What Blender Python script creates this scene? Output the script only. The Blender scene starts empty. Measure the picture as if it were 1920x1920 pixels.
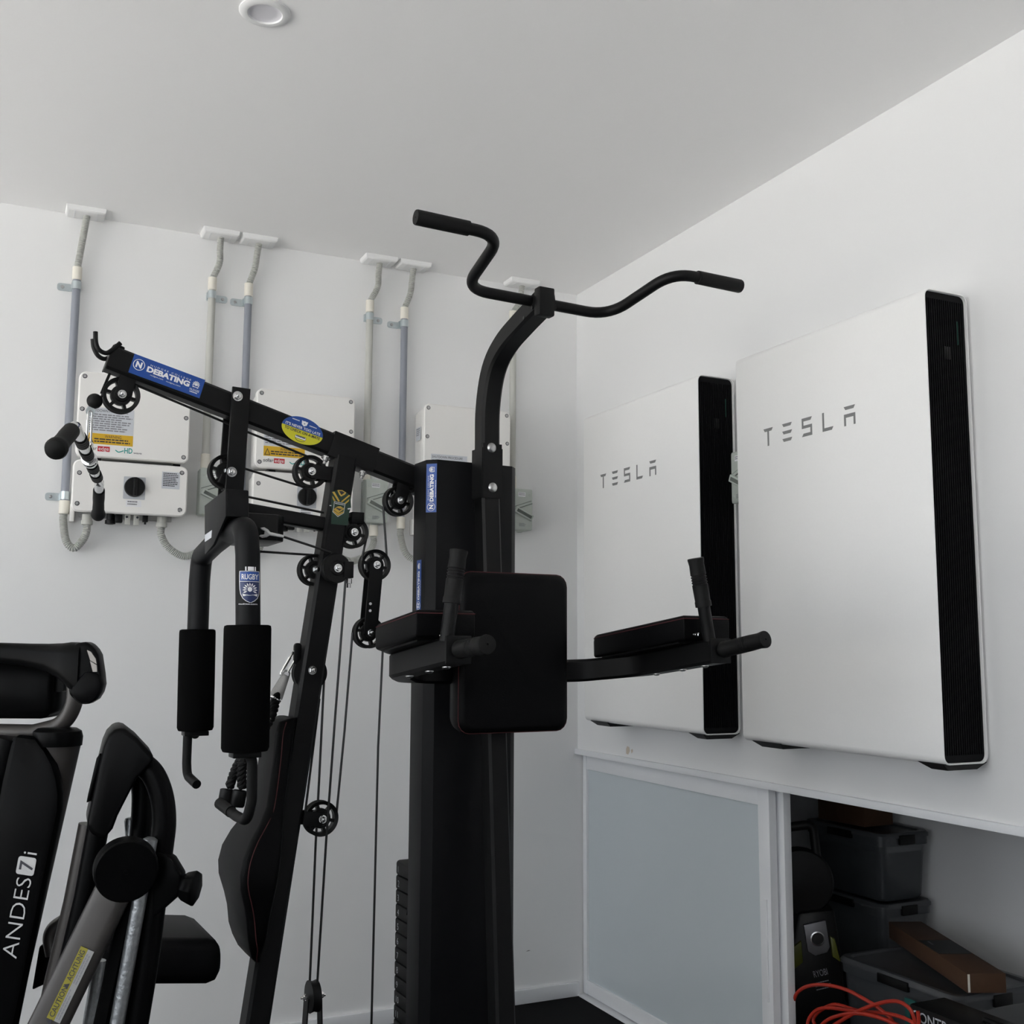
import bpy, bmesh, math, random
from mathutils import Vector as V, Matrix
random.seed(7)
SC = bpy.context.scene
COL = SC.collection

# ------------------------------------------------------------------ camera
CAM = V((-2.178, -3.9665, 1.3624)); YAW, PITCH, ROLL = .4424, .1231, .005; F = 2053.9
fwd = V((math.sin(YAW)*math.cos(PITCH), math.cos(YAW)*math.cos(PITCH), math.sin(PITCH)))
rgt0 = V((math.cos(YAW), -math.sin(YAW), 0)); up0 = rgt0.cross(fwd)
rgt = rgt0*math.cos(ROLL) + up0*math.sin(ROLL); up = up0*math.cos(ROLL) - rgt0*math.sin(ROLL)
cd = bpy.data.cameras.new('camera'); cam = bpy.data.objects.new('camera', cd); COL.objects.link(cam)
cd.sensor_width = 36; cd.sensor_fit = 'HORIZONTAL'; cd.lens = F/1920*36; cd.clip_start = .02
cam.matrix_world = Matrix(((rgt.x, up.x, -fwd.x, CAM.x), (rgt.y, up.y, -fwd.y, CAM.y), (rgt.z, up.z, -fwd.z, CAM.z), (0, 0, 0, 1)))
SC.camera = cam

# ------------------------------------------------------------------ world, light, exposure
SC.view_settings.view_transform = 'Standard'; SC.view_settings.look = 'None'
SC.view_settings.gamma = 1; SC.view_settings.use_curve_mapping = False
SC.view_settings.exposure = 0.0
W = bpy.data.worlds.new('sky'); SC.world = W; W.use_nodes = True
bg = W.node_tree.nodes['Background']; bg.inputs[0].default_value = (.89, .945, 1, 1); bg.inputs[1].default_value = 2.95
SC.cycles.max_bounces = 10; SC.cycles.diffuse_bounces = 7
SC.cycles.sample_clamp_indirect = 8
sd = bpy.data.lights.new('sun', 'SUN'); sd.energy = 37.0; sd.angle = math.radians(1); sd.color = (1, .985, .96)
sun = bpy.data.objects.new('sun', sd); sun.rotation_euler = (0, math.radians(15), math.radians(-10)); sun.location = (4, 0, 8); COL.objects.link(sun)   # behind the house: reaches only the drive outside
def portal(loc, rot, sx, sy):            # helps the renderer find the daylight coming through an opening
    l = bpy.data.lights.new('daylight_portal', 'AREA'); l.shape = 'RECTANGLE'; l.size = sx; l.size_y = sy
    l.cycles.is_portal = True
    o = bpy.data.objects.new('daylight_portal', l); o.location = loc; o.rotation_euler = rot; COL.objects.link(o)
XL, YF, H = -5.2, -6.4, 2.853            # left wall, wall behind the camera, ceiling height
OY0, OY1, OZ0, OZ1 = -5.2, -.5, .75, 2.55   # daylight opening in the left wall
portal(((XL-3)/2, YF, 1.8), (math.pi/2, 0, 0), -3-XL, 2.0)  # for the added opening behind the camera
portal((XL, (OY0+OY1)/2, (OZ0+OZ1)/2), (0, -math.pi/2, 0), OZ1-OZ0, OY1-OY0)

# ------------------------------------------------------------------ helpers: rays to real planes
def ray(x, y): return rgt*((x-960)/F) - up*((y-960)/F) + fwd
def hit(x, y, n, c):
    r = ray(x, y); n = V(n); return CAM + r*((c - n.dot(CAM))/n.dot(r))
def hx(x, y, c): return hit(x, y, (1, 0, 0), c)
def hy(x, y, c): return hit(x, y, (0, 1, 0), c)
def hz(x, y, c): return hit(x, y, (0, 0, 1), c)
# gym frame: s runs along the gym to the right, e runs out towards the room, z up
GT = .05; GD = V((math.cos(GT), math.sin(GT), 0)); GE = V((math.sin(GT), -math.cos(GT), 0)); GO = V((-1.938, -1.370, 0)); Z = V((0, 0, 1))
def G(s, e, z): return GO + GD*s + GE*e + Z*z
def gp(x, y, e=0.0): return hit(x, y, GE, GO.dot(GE)+e)
def gs(x, y, s): return hit(x, y, GD, GO.dot(GD)+s)

# ------------------------------------------------------------------ materials
def mat(name, col, rough=.5, metal=0.0, bump=0.0, scale=200.0, var=0.0, spec=None, trans=0.0, alpha=None, coat=0.0):
    m = bpy.data.materials.new(name); m.use_nodes = True; nt = m.node_tree; b = nt.nodes['Principled BSDF']
    c = (col[0], col[1], col[2], 1)
    b.inputs['Base Color'].default_value = c; b.inputs['Roughness'].default_value = rough; b.inputs['Metallic'].default_value = metal
    if spec is not None: b.inputs['Specular IOR Level'].default_value = spec
    if trans: b.inputs['Transmission Weight'].default_value = trans
    if coat: b.inputs['Coat Weight'].default_value = coat
    tc = nt.nodes.new('ShaderNodeTexCoord'); nz = nt.nodes.new('ShaderNodeTexNoise'); nz.inputs['Scale'].default_value = scale
    nz.inputs['Detail'].default_value = 4; nt.links.new(tc.outputs['Object'], nz.inputs['Vector'])
    if bump:
        bp = nt.nodes.new('ShaderNodeBump'); bp.inputs['Strength'].default_value = bump; bp.inputs['Distance'].default_value = .002
        nt.links.new(nz.outputs['Fac'], bp.inputs['Height']); nt.links.new(bp.outputs['Normal'], b.inputs['Normal'])
    mx = nt.nodes.new('ShaderNodeMix'); mx.data_type = 'RGBA'; k = 1-max(var, .03)
    mx.inputs[6].default_value = (c[0]*k, c[1]*k, c[2]*k, 1); mx.inputs[7].default_value = c
    nt.links.new(nz.outputs['Fac'], mx.inputs[0]); nt.links.new(mx.outputs[2], b.inputs['Base Color'])
    return m
M = {}
M['wall'] = mat('white_wall_paint', (.81, .81, .81), .6, bump=.04, scale=350)
M['ceil'] = mat('white_ceiling_paint', (.93, .925, .925), .8, bump=.03, scale=300)
M['eblk'] = mat('satin_black_plastic', (.002, .002, .0022), .36, spec=.06)
M['paper'] = mat('silver_grey_label', (.60, .62, .66), .4)
M['sens'] = mat('dull_sensor_metal', (.30, .28, .26), .5, .4)
M['dsteel'] = mat('dull_grey_steel', (.16, .16, .17), .45, .6)
M['cauty'] = mat('caution_yellow', (.26, .23, .012), .45)
M['offw'] = mat('off_white_print', (.50, .50, .50), .5)
M['dimw'] = mat('dim_white_label', (.30, .30, .30), .5)
M['front'] = mat('grey_front_wall', (.40, .40, .41), .6, bump=.2, scale=12, var=.3)  # unseen wall behind the camera, kept grey to limit bounce onto the gym
M['trim'] = mat('white_satin_trim', (.82, .83, .85), .35)
M['floor'] = mat('dark_floor', (.11, .11, .11), .5, bump=.1, scale=25, var=.12)
M['mat'] = mat('black_rubber_matting', (.004, .004, .004), .85, spec=.12, bump=.4, scale=400, var=.5)
M['black'] = mat('black_powder_coat', (.0038, .0038, .004), .48, bump=.05, scale=900, spec=.2)
M['blackside'] = mat('dark_charcoal_steel', (.0045, .0047, .0054), .5, spec=.17)
M['foam'] = mat('black_foam', (.003, .003, .003), .95, bump=.3, scale=1200, spec=.05)
M['rubber'] = mat('black_rubber', (.0055, .0055, .0055), .6, bump=.1, scale=600, spec=.2)
M['vinyl'] = mat('black_vinyl', (.0018, .0018, .0021), .5, bump=.12, scale=500, spec=.10)
M['plastic'] = mat('black_plastic', (.0055, .0055, .0055), .42, spec=.22)
M['stitch'] = mat('red_thread', (.06, .006, .008), .7)
M['chrome'] = mat('chrome', (.78, .78, .78), .12, 1.0)
M['zinc'] = mat('zinc_plated_steel', (.62, .68, .70), .3, .9, bump=.1, scale=120, var=.15)
M['steel'] = mat('brushed_steel', (.55, .55, .55), .3, 1.0, bump=.15, scale=250, var=.2)
M['cable'] = mat('black_cable_sheath', (.006, .006, .006), .35)
M['inv'] = mat('off_white_enclosure', (.84, .825, .80), .5, bump=.06, scale=700)
M['lcond'] = mat('pale_grey_conduit', (.50, .50, .465), .45)
M['flex'] = mat('corrugated_grey_conduit', (.43, .435, .41), .5)
M['coup'] = mat('cream_coupling', (.78, .745, .66), .4)
M['dcond'] = mat('blue_grey_conduit', (.26, .275, .315), .4)
M['isol'] = mat('grey_green_isolator', (.47, .51, .47), .45)
M['isol_shade'] = mat('recess_shade_grey_green', (.12, .135, .12), .5)  # darker tone stands in for shade in the lever recess
M['pw'] = mat('pearl_white_cover', (.88, .875, .865), .42)
M['pwin'] = mat('matt_black_side', (.005, .005, .0055), .6, spec=.12)
M['logo'] = mat('grey_lettering', (.21, .21, .21), .5)
M['led'] = mat('green_strip', (.02, .10, .07), .3)
M['sil'] = mat('silver_label', (.50, .52, .55), .4)
M['wht'] = mat('white_print', (.80, .80, .82), .5)
M['blue'] = mat('blue_sticker', (.008, .062, .30), .35)
M['dblue'] = mat('dark_blue_sticker', (.006, .02, .10), .35)
M['yel'] = mat('yellow_sticker', (.60, .57, .02), .4)
M['warn'] = mat('amber_label', (.66, .40, .015), .5)
M['ink'] = mat('dark_print', (.03, .03, .04), .6)
M['inkg'] = mat('grey_print', (.22, .22, .24), .6)
M['red'] = mat('red_print', (.55, .02, .03), .5)
M['teal'] = mat('teal_print', (.02, .36, .33), .5)
M['green'] = mat('bottle_green_sticker', (.005, .035, .02), .4)
M['gold'] = mat('gold_sticker', (.55, .36, .05), .4)
M['glassf'] = mat('frosted_white_glass', (.58, .635, .665), .12, spec=.5)
M['brown'] = mat('bronze_grey_metal', (.055, .050, .047), .4, .3, spec=.5)
M['rough'] = mat('worn_galvanised_tube', (.50, .52, .54), .4, .9, bump=.5, scale=160, var=.5)
M['card'] = mat('brown_cardboard', (.075, .034, .015), .8, bump=.1, scale=90, var=.15)  # brown darkened to carry the shade inside the recess
M['tub'] = mat('cloudy_plastic_tub', (.055, .06, .066), .3, trans=.1)  # colour darkened for the shadow behind the sliding doors
M['lid'] = mat('grey_plastic_lid', (.06, .063, .068), .35)  # darkened like the tubs, shade of the recess in the colour
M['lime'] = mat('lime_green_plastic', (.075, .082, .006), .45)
M['orange'] = mat('orange_cord', (.42, .025, .01), .45)
M['tealstrap'] = mat('teal_fabric', (.01, .10, .09), .8)
M['lens'] = mat('frosted_lamp_lens', (.72, .71, .75), .5)
M['conc'] = mat('pale_concrete_drive', (.55, .54, .52), .9, bump=.2, scale=30, var=.15)

# ------------------------------------------------------------------ mesh toolkit
class MB:
    def __init__(s): s.v = []; s.f = []
    def add(s, vs, fs):
        o = len(s.v); s.v += [V(p) for p in vs]; s.f += [tuple(i+o for i in f) for f in fs]; return s
    def box(s, c, hx_, hy_, hz_, ax=None):
        X, Y, Zz = ax or (V((1, 0, 0)), V((0, 1, 0)), V((0, 0, 1))); c = V(c)
        vs = [c + X*hx_*a + Y*hy_*b + Zz*hz_*d for a in (-1, 1) for b in (-1, 1) for d in (-1, 1)]
        return s.add(vs, [(0, 1, 3, 2), (4, 6, 7, 5), (0, 4, 5, 1), (2, 3, 7, 6), (0, 2, 6, 4), (1, 5, 7, 3)])
    def prism(s, poly, vec):
        n = len(poly); vec = V(vec); vs = [V(p) for p in poly] + [V(p)+vec for p in poly]
        return s.add(vs, [tuple(range(n))[::-1], tuple(range(n, 2*n))] + [(i, (i+1) % n, n+(i+1) % n, n+i) for i in range(n)])
    def loft(s, rings, caps=True, closed=False):
        n = len(rings[0]); vs = [p for r in rings for p in r]; fs = []
        m = len(rings)
        for k in range(m if closed else m-1):
            a, b = k*n, ((k+1) % m)*n
            fs += [(a+i, a+(i+1) % n, b+(i+1) % n, b+i) for i in range(n)]
        if caps and not closed: fs += [tuple(range(n))[::-1], tuple(range((m-1)*n, m*n))]
        return s.add(vs, fs)
    def tube(s, pts, r, n=12, caps=True, closed=False):
        pts = [V(p) for p in pts]; m = len(pts); rs = r if isinstance(r, (list, tuple)) else [r]*m
        T = []
        for i in range(m):
            if closed: t = pts[(i+1) % m]-pts[i-1]
            else: t = pts[min(i+1, m-1)]-pts[max(i-1, 0)]
            T.append(t.normalized())
        a = V((0, 0, 1)) if abs(T[0].z) < .9 else V((1, 0, 0)); u = (a - T[0]*a.dot(T[0])).normalized()
        rings = []
        for i in range(m):
            u = (u - T[i]*u.dot(T[i])).normalized(); w = T[i].cross(u)
            rings.append([pts[i] + (u*math.cos(q) + w*math.sin(q))*rs[i] for q in [2*math.pi*k/n for k in range(n)]])
        return s.loft(rings, caps, closed)
    def bar(s, pts, w, h, side, c=.12):
        """rectangular tube along pts; `side` is the direction of its width w, h the other way"""
        pts = [V(p) for p in pts]; m = len(pts); side = V(side); rings = []
        for i in range(m):
            t0 = (pts[i]-pts[i-1]).normalized() if i else (pts[1]-pts[0]).normalized()
            t1 = (pts[i+1]-pts[i]).normalized() if i < m-1 else t0
            t = (t0+t1).normalized(); k = 1/max(.3, t.dot(t1))
            a = (side - t*side.dot(t)).normalized(); b = t.cross(a)
            # widen across the bend
            bend = (t1-t0); q = c*min(w, h)
            prof = [(w/2-q, h/2), (w/2, h/2-q), (w/2, -h/2+q), (w/2-q, -h/2), (-w/2+q, -h/2), (-w/2, -h/2+q), (-w/2, h/2-q), (-w/2+q, h/2)]
            ka = k if abs(bend.dot(a)) > abs(bend.dot(b)) else 1; kb = k if ka == 1 else 1
            rings.append([pts[i] + a*x*ka + b*y*kb for x, y in prof])
        return s.loft(rings)
    def lathe(s, o, ax, prof, n=24, caps=True):
        ax = V(ax).normalized(); o = V(o); a = V((0, 0, 1)) if abs(ax.z) < .9 else V((1, 0, 0))
        u = (a-ax*a.dot(ax)).normalized(); w = ax.cross(u)
        return s.loft([[o + ax*h + (u*math.cos(q)+w*math.sin(q))*max(r, 1e-5) for q in [2*math.pi*k/n for k in range(n)]] for r, h in prof], caps)
    def ball(s, o, r, n=16):
        return s.lathe(o, (0, 0, 1), [(r*math.sin(math.pi*k/n), -r*math.cos(math.pi*k/n)) for k in range(n+1)], n*2 if n < 12 else 24, False)
    def build(s, name, m, parent=None, bevel=0.0, seg=2, angle=35, smooth=True, kind=None, label=None):
        me = bpy.data.meshes.new(name); base = root_of(parent)
        me.from_pydata([p-base for p in s.v], [], s.f)
        bm = bmesh.new(); bm.from_mesh(me); bmesh.ops.recalc_face_normals(bm, faces=bm.faces)
        if bevel:
            es = [e for e in bm.edges if len(e.link_faces) == 2 and e.calc_face_angle(0) > math.radians(30)]
            bmesh.ops.bevel(bm, geom=es, offset=bevel, segments=seg, affect='EDGES', profile=.5, clamp_overlap=True)
        bm.to_mesh(me); bm.free()
        if smooth:
            for p in me.polygons: p.use_smooth = True
            me.set_sharp_from_angle(angle=math.radians(angle))
        me.materials.append(M[m])
        o = bpy.data.objects.new(name, me); COL.objects.link(o)
        if parent: o.parent = parent
        if kind: o['kind'] = kind
        if label: o['label'] = label
        return o
def root_of(p):
    while p is not None and p.parent: p = p.parent
    return V(p.location) if p is not None else V((0, 0, 0))
def thing(name, loc, label, cat, group=None):
    o = bpy.data.objects.new(name, None); o.empty_display_size = .05; o.location = V(loc); COL.objects.link(o)
    o['label'] = label; o['category'] = cat
    if group: o['group'] = group
    return o
def struct(name, mb, m, **k): return mb.build(name, m, None, kind='structure', **k)
def fillet(pts, r, n=6):
    pts = [V(p) for p in pts]; out = [pts[0]]; rr = r if isinstance(r, (list, tuple)) else [r]*len(pts)
    for i in range(1, len(pts)-1):
        a, b, c = pts[i-1], pts[i], pts[i+1]; d0, d1 = (a-b), (c-b)
        th = d0.angle(d1); t = min(rr[i]/math.tan(th/2), d0.length*.49, d1.length*.49)
        p0, p1 = b+d0.normalized()*t, b+d1.normalized()*t
        for k in range(n+1):
            q = k/n; out.append(p0*(1-q)**2 + b*2*q*(1-q) + p1*q*q)
    out.append(pts[-1]); return out
def spline(pts, n=8):
    pts = [V(p) for p in pts]; P = [pts[0]*2-pts[1]] + pts + [pts[-1]*2-pts[-2]]; out = []
    for i in range(1, len(P)-2):
        for k in range(n):
            t = k/n; a, b, c, d = P[i-1:i+3]
            out.append(.5*((2*b) + (c-a)*t + (2*a-5*b+4*c-d)*t*t + (3*b-a-3*c+d)*t**3))
    out.append(pts[-1]); return out
def text(s, o, xd, yd, h, m, parent, name='lettering', width=None, bold=0.0, space=1.0, align='LEFT', thick=0.0003):
    """printed words: o = baseline start (or centre), xd/yd = writing directions, h = capital height"""
    cu = bpy.data.curves.new(name, 'FONT'); cu.body = s; cu.size = 1; cu.space_character = space; cu.offset = bold; cu.align_x = align
    cu.resolution_u = 3
    ob = bpy.data.objects.new(name, cu); me = bpy.data.meshes.new_from_object(ob); bpy.data.objects.remove(ob); bpy.data.curves.remove(cu)
    xs = [v.co.x for v in me.vertices]; sx = k = h/.69
    if width: sx = width/(max(xs)-min(xs))
    xd, yd = V(xd).normalized(), V(yd).normalized(); nd = xd.cross(yd); base = root_of(parent); off = min(xs) if align == 'LEFT' else 0
    for v in me.vertices:
        v.co = V(o) + xd*(v.co.x-off)*sx + yd*v.co.y*k + nd*thick - base
    me.name = name; me.materials.clear(); me.materials.append(M[m])
    o2 = bpy.data.objects.new(name, me); COL.objects.link(o2)
    if parent: o2.parent = parent
    return o2
def rrect(c, xd, yd, w, h, r, n=4):
    c, xd, yd = V(c), V(xd).normalized(), V(yd).normalized(); out = []
    for cx, cy, a0 in ((1, 1, 0), (-1, 1, 90), (-1, -1, 180), (1, -1, 270)):
        for k in range(n+1):
            a = math.radians(a0+90*k/n); out.append(c + xd*(cx*(w/2-r)+r*math.cos(a)) + yd*(cy*(h/2-r)+r*math.sin(a)))
    return out
def lines(mb, o, xd, yd, w, h, n, fill=.5, jit=.25):
    """rows of unreadably small print"""
    xd, yd = V(xd).normalized(), V(yd).normalized()
    for i in range(n):
        y = -h*(i+.5)/n; ww = w*(1-random.random()*jit); t = h/n*fill; x = 0
        while x < ww:
            l = min(random.uniform(.05, .16)*w, ww-x)
            p = V(o)+xd*x+yd*y; mb.add([p, p+xd*l, p+xd*l+yd*t, p+yd*t], [(0, 1, 2, 3)]); x += l+.018*w
    return mb

#STRUCT
# ================================================================== the room
CX, CZ, CY = .90, .95, -3.0                 # storage recess under the right wall: depth, height, far end
struct('floor', MB().box(((XL+CX)/2, YF/2, -.05), (CX-XL)/2+.1, -YF/2+.1, .05), 'floor', smooth=False)
matt = MB().box((-1.48, -1.38, .004), 1.475, 1.36, .004); struct('floor_mat', matt, 'mat', smooth=False)
struct('ceiling', MB().box(((XL+CX)/2, YF/2, H+.05), (CX-XL)/2+.1, -YF/2+.1, .05), 'ceil', smooth=False)
struct('wall_back', MB().box(((XL+CX)/2, .05, H/2), (CX-XL)/2+.1, .05, H/2), 'wall', smooth=False)
struct('wall_front', MB().box(((-3.0+CX)/2, YF-.05, H/2), (CX+3.0)/2+.1, .05, H/2).box(((XL-3)/2, YF-.05, .4), (-3-XL)/2+.1, .05, .4), 'front', smooth=False)  # gap above the low left part is added, to brighten the back wall
struct('wall_right', MB().box((.05, YF/2, (H+CZ)/2), .05, -YF/2, (H-CZ)/2).box((.05, (YF+CY)/2, CZ/2), .05, (CY-YF)/2, CZ/2), 'wall', smooth=False)
struct('wall_closet', MB().box((CX+.03, CY/2, CZ/2), .03, -CY/2, CZ/2).box((CX/2+.05, CY-.03, CZ/2), CX/2-.05, .03, CZ/2), 'wall', smooth=False)
struct('ceiling_closet', MB().box((CX/2+.05, CY/2, CZ+.02), CX/2-.05, -CY/2, .02), 'trim', smooth=False)
lw = MB(); t = .06
lw.box((XL-t, (YF+OY0)/2, H/2), t, (OY0-YF)/2, H/2).box((XL-t, OY1/2, H/2), t, -OY1/2, H/2)
lw.box((XL-t, (OY0+OY1)/2, OZ0/2), t, (OY1-OY0)/2, OZ0/2).box((XL-t, (OY0+OY1)/2, (H+OZ1)/2), t, (OY1-OY0)/2, (H-OZ1)/2)
struct('wall_left', lw, 'wall', smooth=False)
struct('floor_outside', MB().box((XL-8, -3, -.08), 7.9, 12, .03).box((XL/2+2.5, YF-4.2, -.08), 2.5-XL/2+.1, 4.0, .03), 'conc', smooth=False)
struct('baseboard_back', MB().box((XL/2, -.007, .029), -XL/2, .007, .029), 'trim', bevel=.003)
struct('trim_1', MB().box((-.006, CY/2, CZ-.002), .008, -CY/2, .0105), 'trim', bevel=.001)           # pelmet over the sliding doors
struct('trim_2', MB().box((.045, CY/2, .004), .055, -CY/2, .004).box((-.006, CY/2, .006), .004, -CY/2, .006), 'trim')  # floor track
wr_, wb_ = bpy.data.objects['wall_right'], bpy.data.objects['wall_back']
M['smear'] = mat('beige_filler', (.62, .54, .45), .8); M['scuffm'] = mat('grey_scuff', (.22, .22, .22), .8)
for P_ in ([(1174, 1404), (1176, 1399), (1180, 1401), (1181, 1408), (1178, 1415), (1174, 1413)], [(1183, 1406), (1186, 1404), (1187, 1409), (1184, 1413)]):
    MB().prism([hx(x, y, -.0002) for x, y in P_], (-.0003, 0, 0)).build('filler_patch', 'smear', wr_, smooth=False)
MB().prism([hy(x, y, -.0002) for x, y in ((986, 1784), (991, 1781.5), (995, 1782), (990, 1783.5))], (0, -.0003, 0)).build('scuff_mark', 'scuffm', wb_, smooth=False)
# sliding doors of frosted glass
def door(n, x, ya, yb, handle):
    z0, z1 = .014, CZ-.014; sl = .028; sr = .055; rt = .058; rb = .052; th = .028
    m = MB()
    m.box((x+th/2, ya-sl/2, (z0+z1)/2), th/2, sl/2, (z1-z0)/2)
    d = struct('door_%d' % n, m, 'trim', bevel=.0015); d.name = 'door_%d' % n
    MB().box((x+th/2, yb+sr/2, (z0+z1)/2), th/2, sr/2, (z1-z0)/2).build('stile', 'trim', d, bevel=.0015)
    MB().box((x+th/2+.001, (ya-sl+yb+sr)/2, z1-rt/2), th/2-.001, (ya-sl-yb-sr)/2, rt/2).build('top_rail', 'trim', d, bevel=.0012)
    MB().box((x+th/2+.001, (ya-sl+yb+sr)/2, z0+rb/2), th/2-.001, (ya-sl-yb-sr)/2, rb/2).build('bottom_rail', 'trim', d, bevel=.0012)
    MB().box((x+th/2, (ya-sl+yb+sr)/2, (z0+rb+z1-rt)/2), .003, (ya-sl-yb-sr)/2+.004, (z1-rt-z0-rb)/2+.004).build('pane', 'glassf', d)
    if handle: MB().box((x-.002, yb+sr*.42, .45), .0025, .006, .15).build('handle', 'trim', d, bevel=.0015)
door(1, .021, -.004, hx(1443.5, 1600, .021).y, True)
door(2, .056, -.07, hx(1471, 1600, .056).y, False)

# ================================================================== recessed ceiling lamp
c = hz(497, 22, H)
dl = thing('ceiling_downlight', c, 'round white recessed downlight in the ceiling, switched off', 'lamp')
MB().lathe(c, (0, 0, -1), [(.060, -.001), (.060, .003), (.056, .006), (.045, .0075), (.041, .007), (.039, .003), (.0385, -.001)], 48, False).build('trim_ring', 'wall', dl)
bm_ = MB().lathe(c, (0, 0, -1), [(.0385, .0005), (.036, .0001), (.0, .00005)], 40, False); 
# the cup: ceiling opening shown as a shallow bowl
MB().lathe(c, (0, 0, -1), [(.041, .0068), (.040, .004), (.036, .0012), (.026, .0008), (.0, .0006)], 48, False).build('lens', 'lens', dl)

# ================================================================== wall batteries
GLY = {'T': [[(0, 1), (1, 1), (.86, .83), (.14, .83)], [(.42, .83), (.58, .83), (.58, 0), (.42, 0)]],
       'E': [[(0, 1), (1, 1), (.86, .83), (.14, .83)], [(0, .585), (1, .585), (.86, .415), (.14, .415)], [(0, .17), (1, .17), (.86, 0), (.14, 0)]],
       'S': [[(0, 1), (1, 1), (.86, .83), (.16, .83), (.16, .6), (0, .44)], [(.16, .6), (1, .6), (.84, .44), (0, .44)], [(1, .6), (1, 0), (.84, .17), (.84, .44)], [(1, 0), (0, 0), (.16, .17), (.84, .17)]],
       'L': [[(0, 1), (.16, 1), (.16, .17), (0, 0)], [(.16, .17), (1, .17), (.86, 0), (0, 0)]],
       'A': [[(0, 1), (1, 1), (.86, .83), (.14, .83)], [(0, .6), (1, .6), (1, .42), (0, .42)], [(0, .42), (.16, .42), (.16, 0), (0, 0)], [(.84, .42), (1, .42), (1, 0), (.84, 0)]]}
def battery(y0, z0, label):
    w, h, xf, xb = .755, 1.15, -.157, -.012; y1 = y0-w
    t = thing('wall_battery', (0, (y0+y1)/2, z0), label, 'battery', 'white batteries on the right wall')
    cen = V(((xf+xb)/2, 0, z0+h/2)); X, Zd = V((1, 0, 0)), V((0, 0, 1))
    def ring(y, k): return [p + V((0, y, 0)) for p in rrect(cen, X, Zd, xb-xf-2*k, h-2*k, .02-k*.7, 5)]
    r0 = [ring(y0, .0012), ring(y0-.0015, 0), ring(y1+.0015, 0), ring(y1, .0012), ring(y1, .0036), ring(y1+.012, .004), ring(y0-.012, .004), ring(y0, .0036)]
    MB().loft(r0, False, True).build('cover', 'pw', t, angle=50)
    core = MB().loft([ring(y0-.008, .0042), ring(y1+.008, .0042)])
    core.build('body', 'pwin', t)
    rb = MB()
    for k in range(17):
        x = xf+.014+k*(xb-xf-.028)/16; rb.box((x, y1+.0065, z0+h/2), .0013, .0022, h/2-.022)
    rb.build('vent_ribs', 'pwin', t)
    MB().box((xf+.075, y1+.0065, z0+h-.155), .011, .0018, .016).build('switch', 'plastic', t, bevel=.001)
    MB().box((xb-.03, y1+.0068, z0+h-.1), .0012, .0015, .03).build('status_light', 'led', t)
    for ya, yb in ((y0-.035, y0-.16), (y1+.085, y1+.004)):
        po = [V((xf+.012, ya, z0+.004)), V((xf+.012, yb, z0+.004)), V((xf+.03, yb+.004, z0-.013)), V((xf+.03, ya-.02, z0-.013))]
        m = MB().loft([[V((xf+.004, ya, z0+.003)), V((xf+.004, yb, z0+.003)), V((xb, yb, z0+.003)), V((xb, ya, z0+.003))],
                       [V((xf+.02, ya-.028, z0-.013)), V((xf+.02, yb+.004, z0-.013)), V((xb-.03, yb+.004, z0-.013)), V((xb-.03, ya-.028, z0-.013))]])
        m.build('foot', 'plastic', t)
    LW, LH, x = .042, .052, xf-.0006
    for i, ch in enumerate('TESLA'):
        yy = y0-.128-i*(.5065-.128-LW)/4.0; zz = z0+h-.295
        lt = MB()
        for q in GLY[ch]: lt.prism([V((x, yy-LW*a, zz+LH*b)) for a, b in q], (.0007, 0, 0))
        lt.build('letter', 'logo', t, smooth=False)
battery(-.3393, 1.094, 'white wall battery nearest the corner, left one of the pair')
battery(-1.2955, 1.0945, 'white wall battery further from the corner, right one of the pair')

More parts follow.
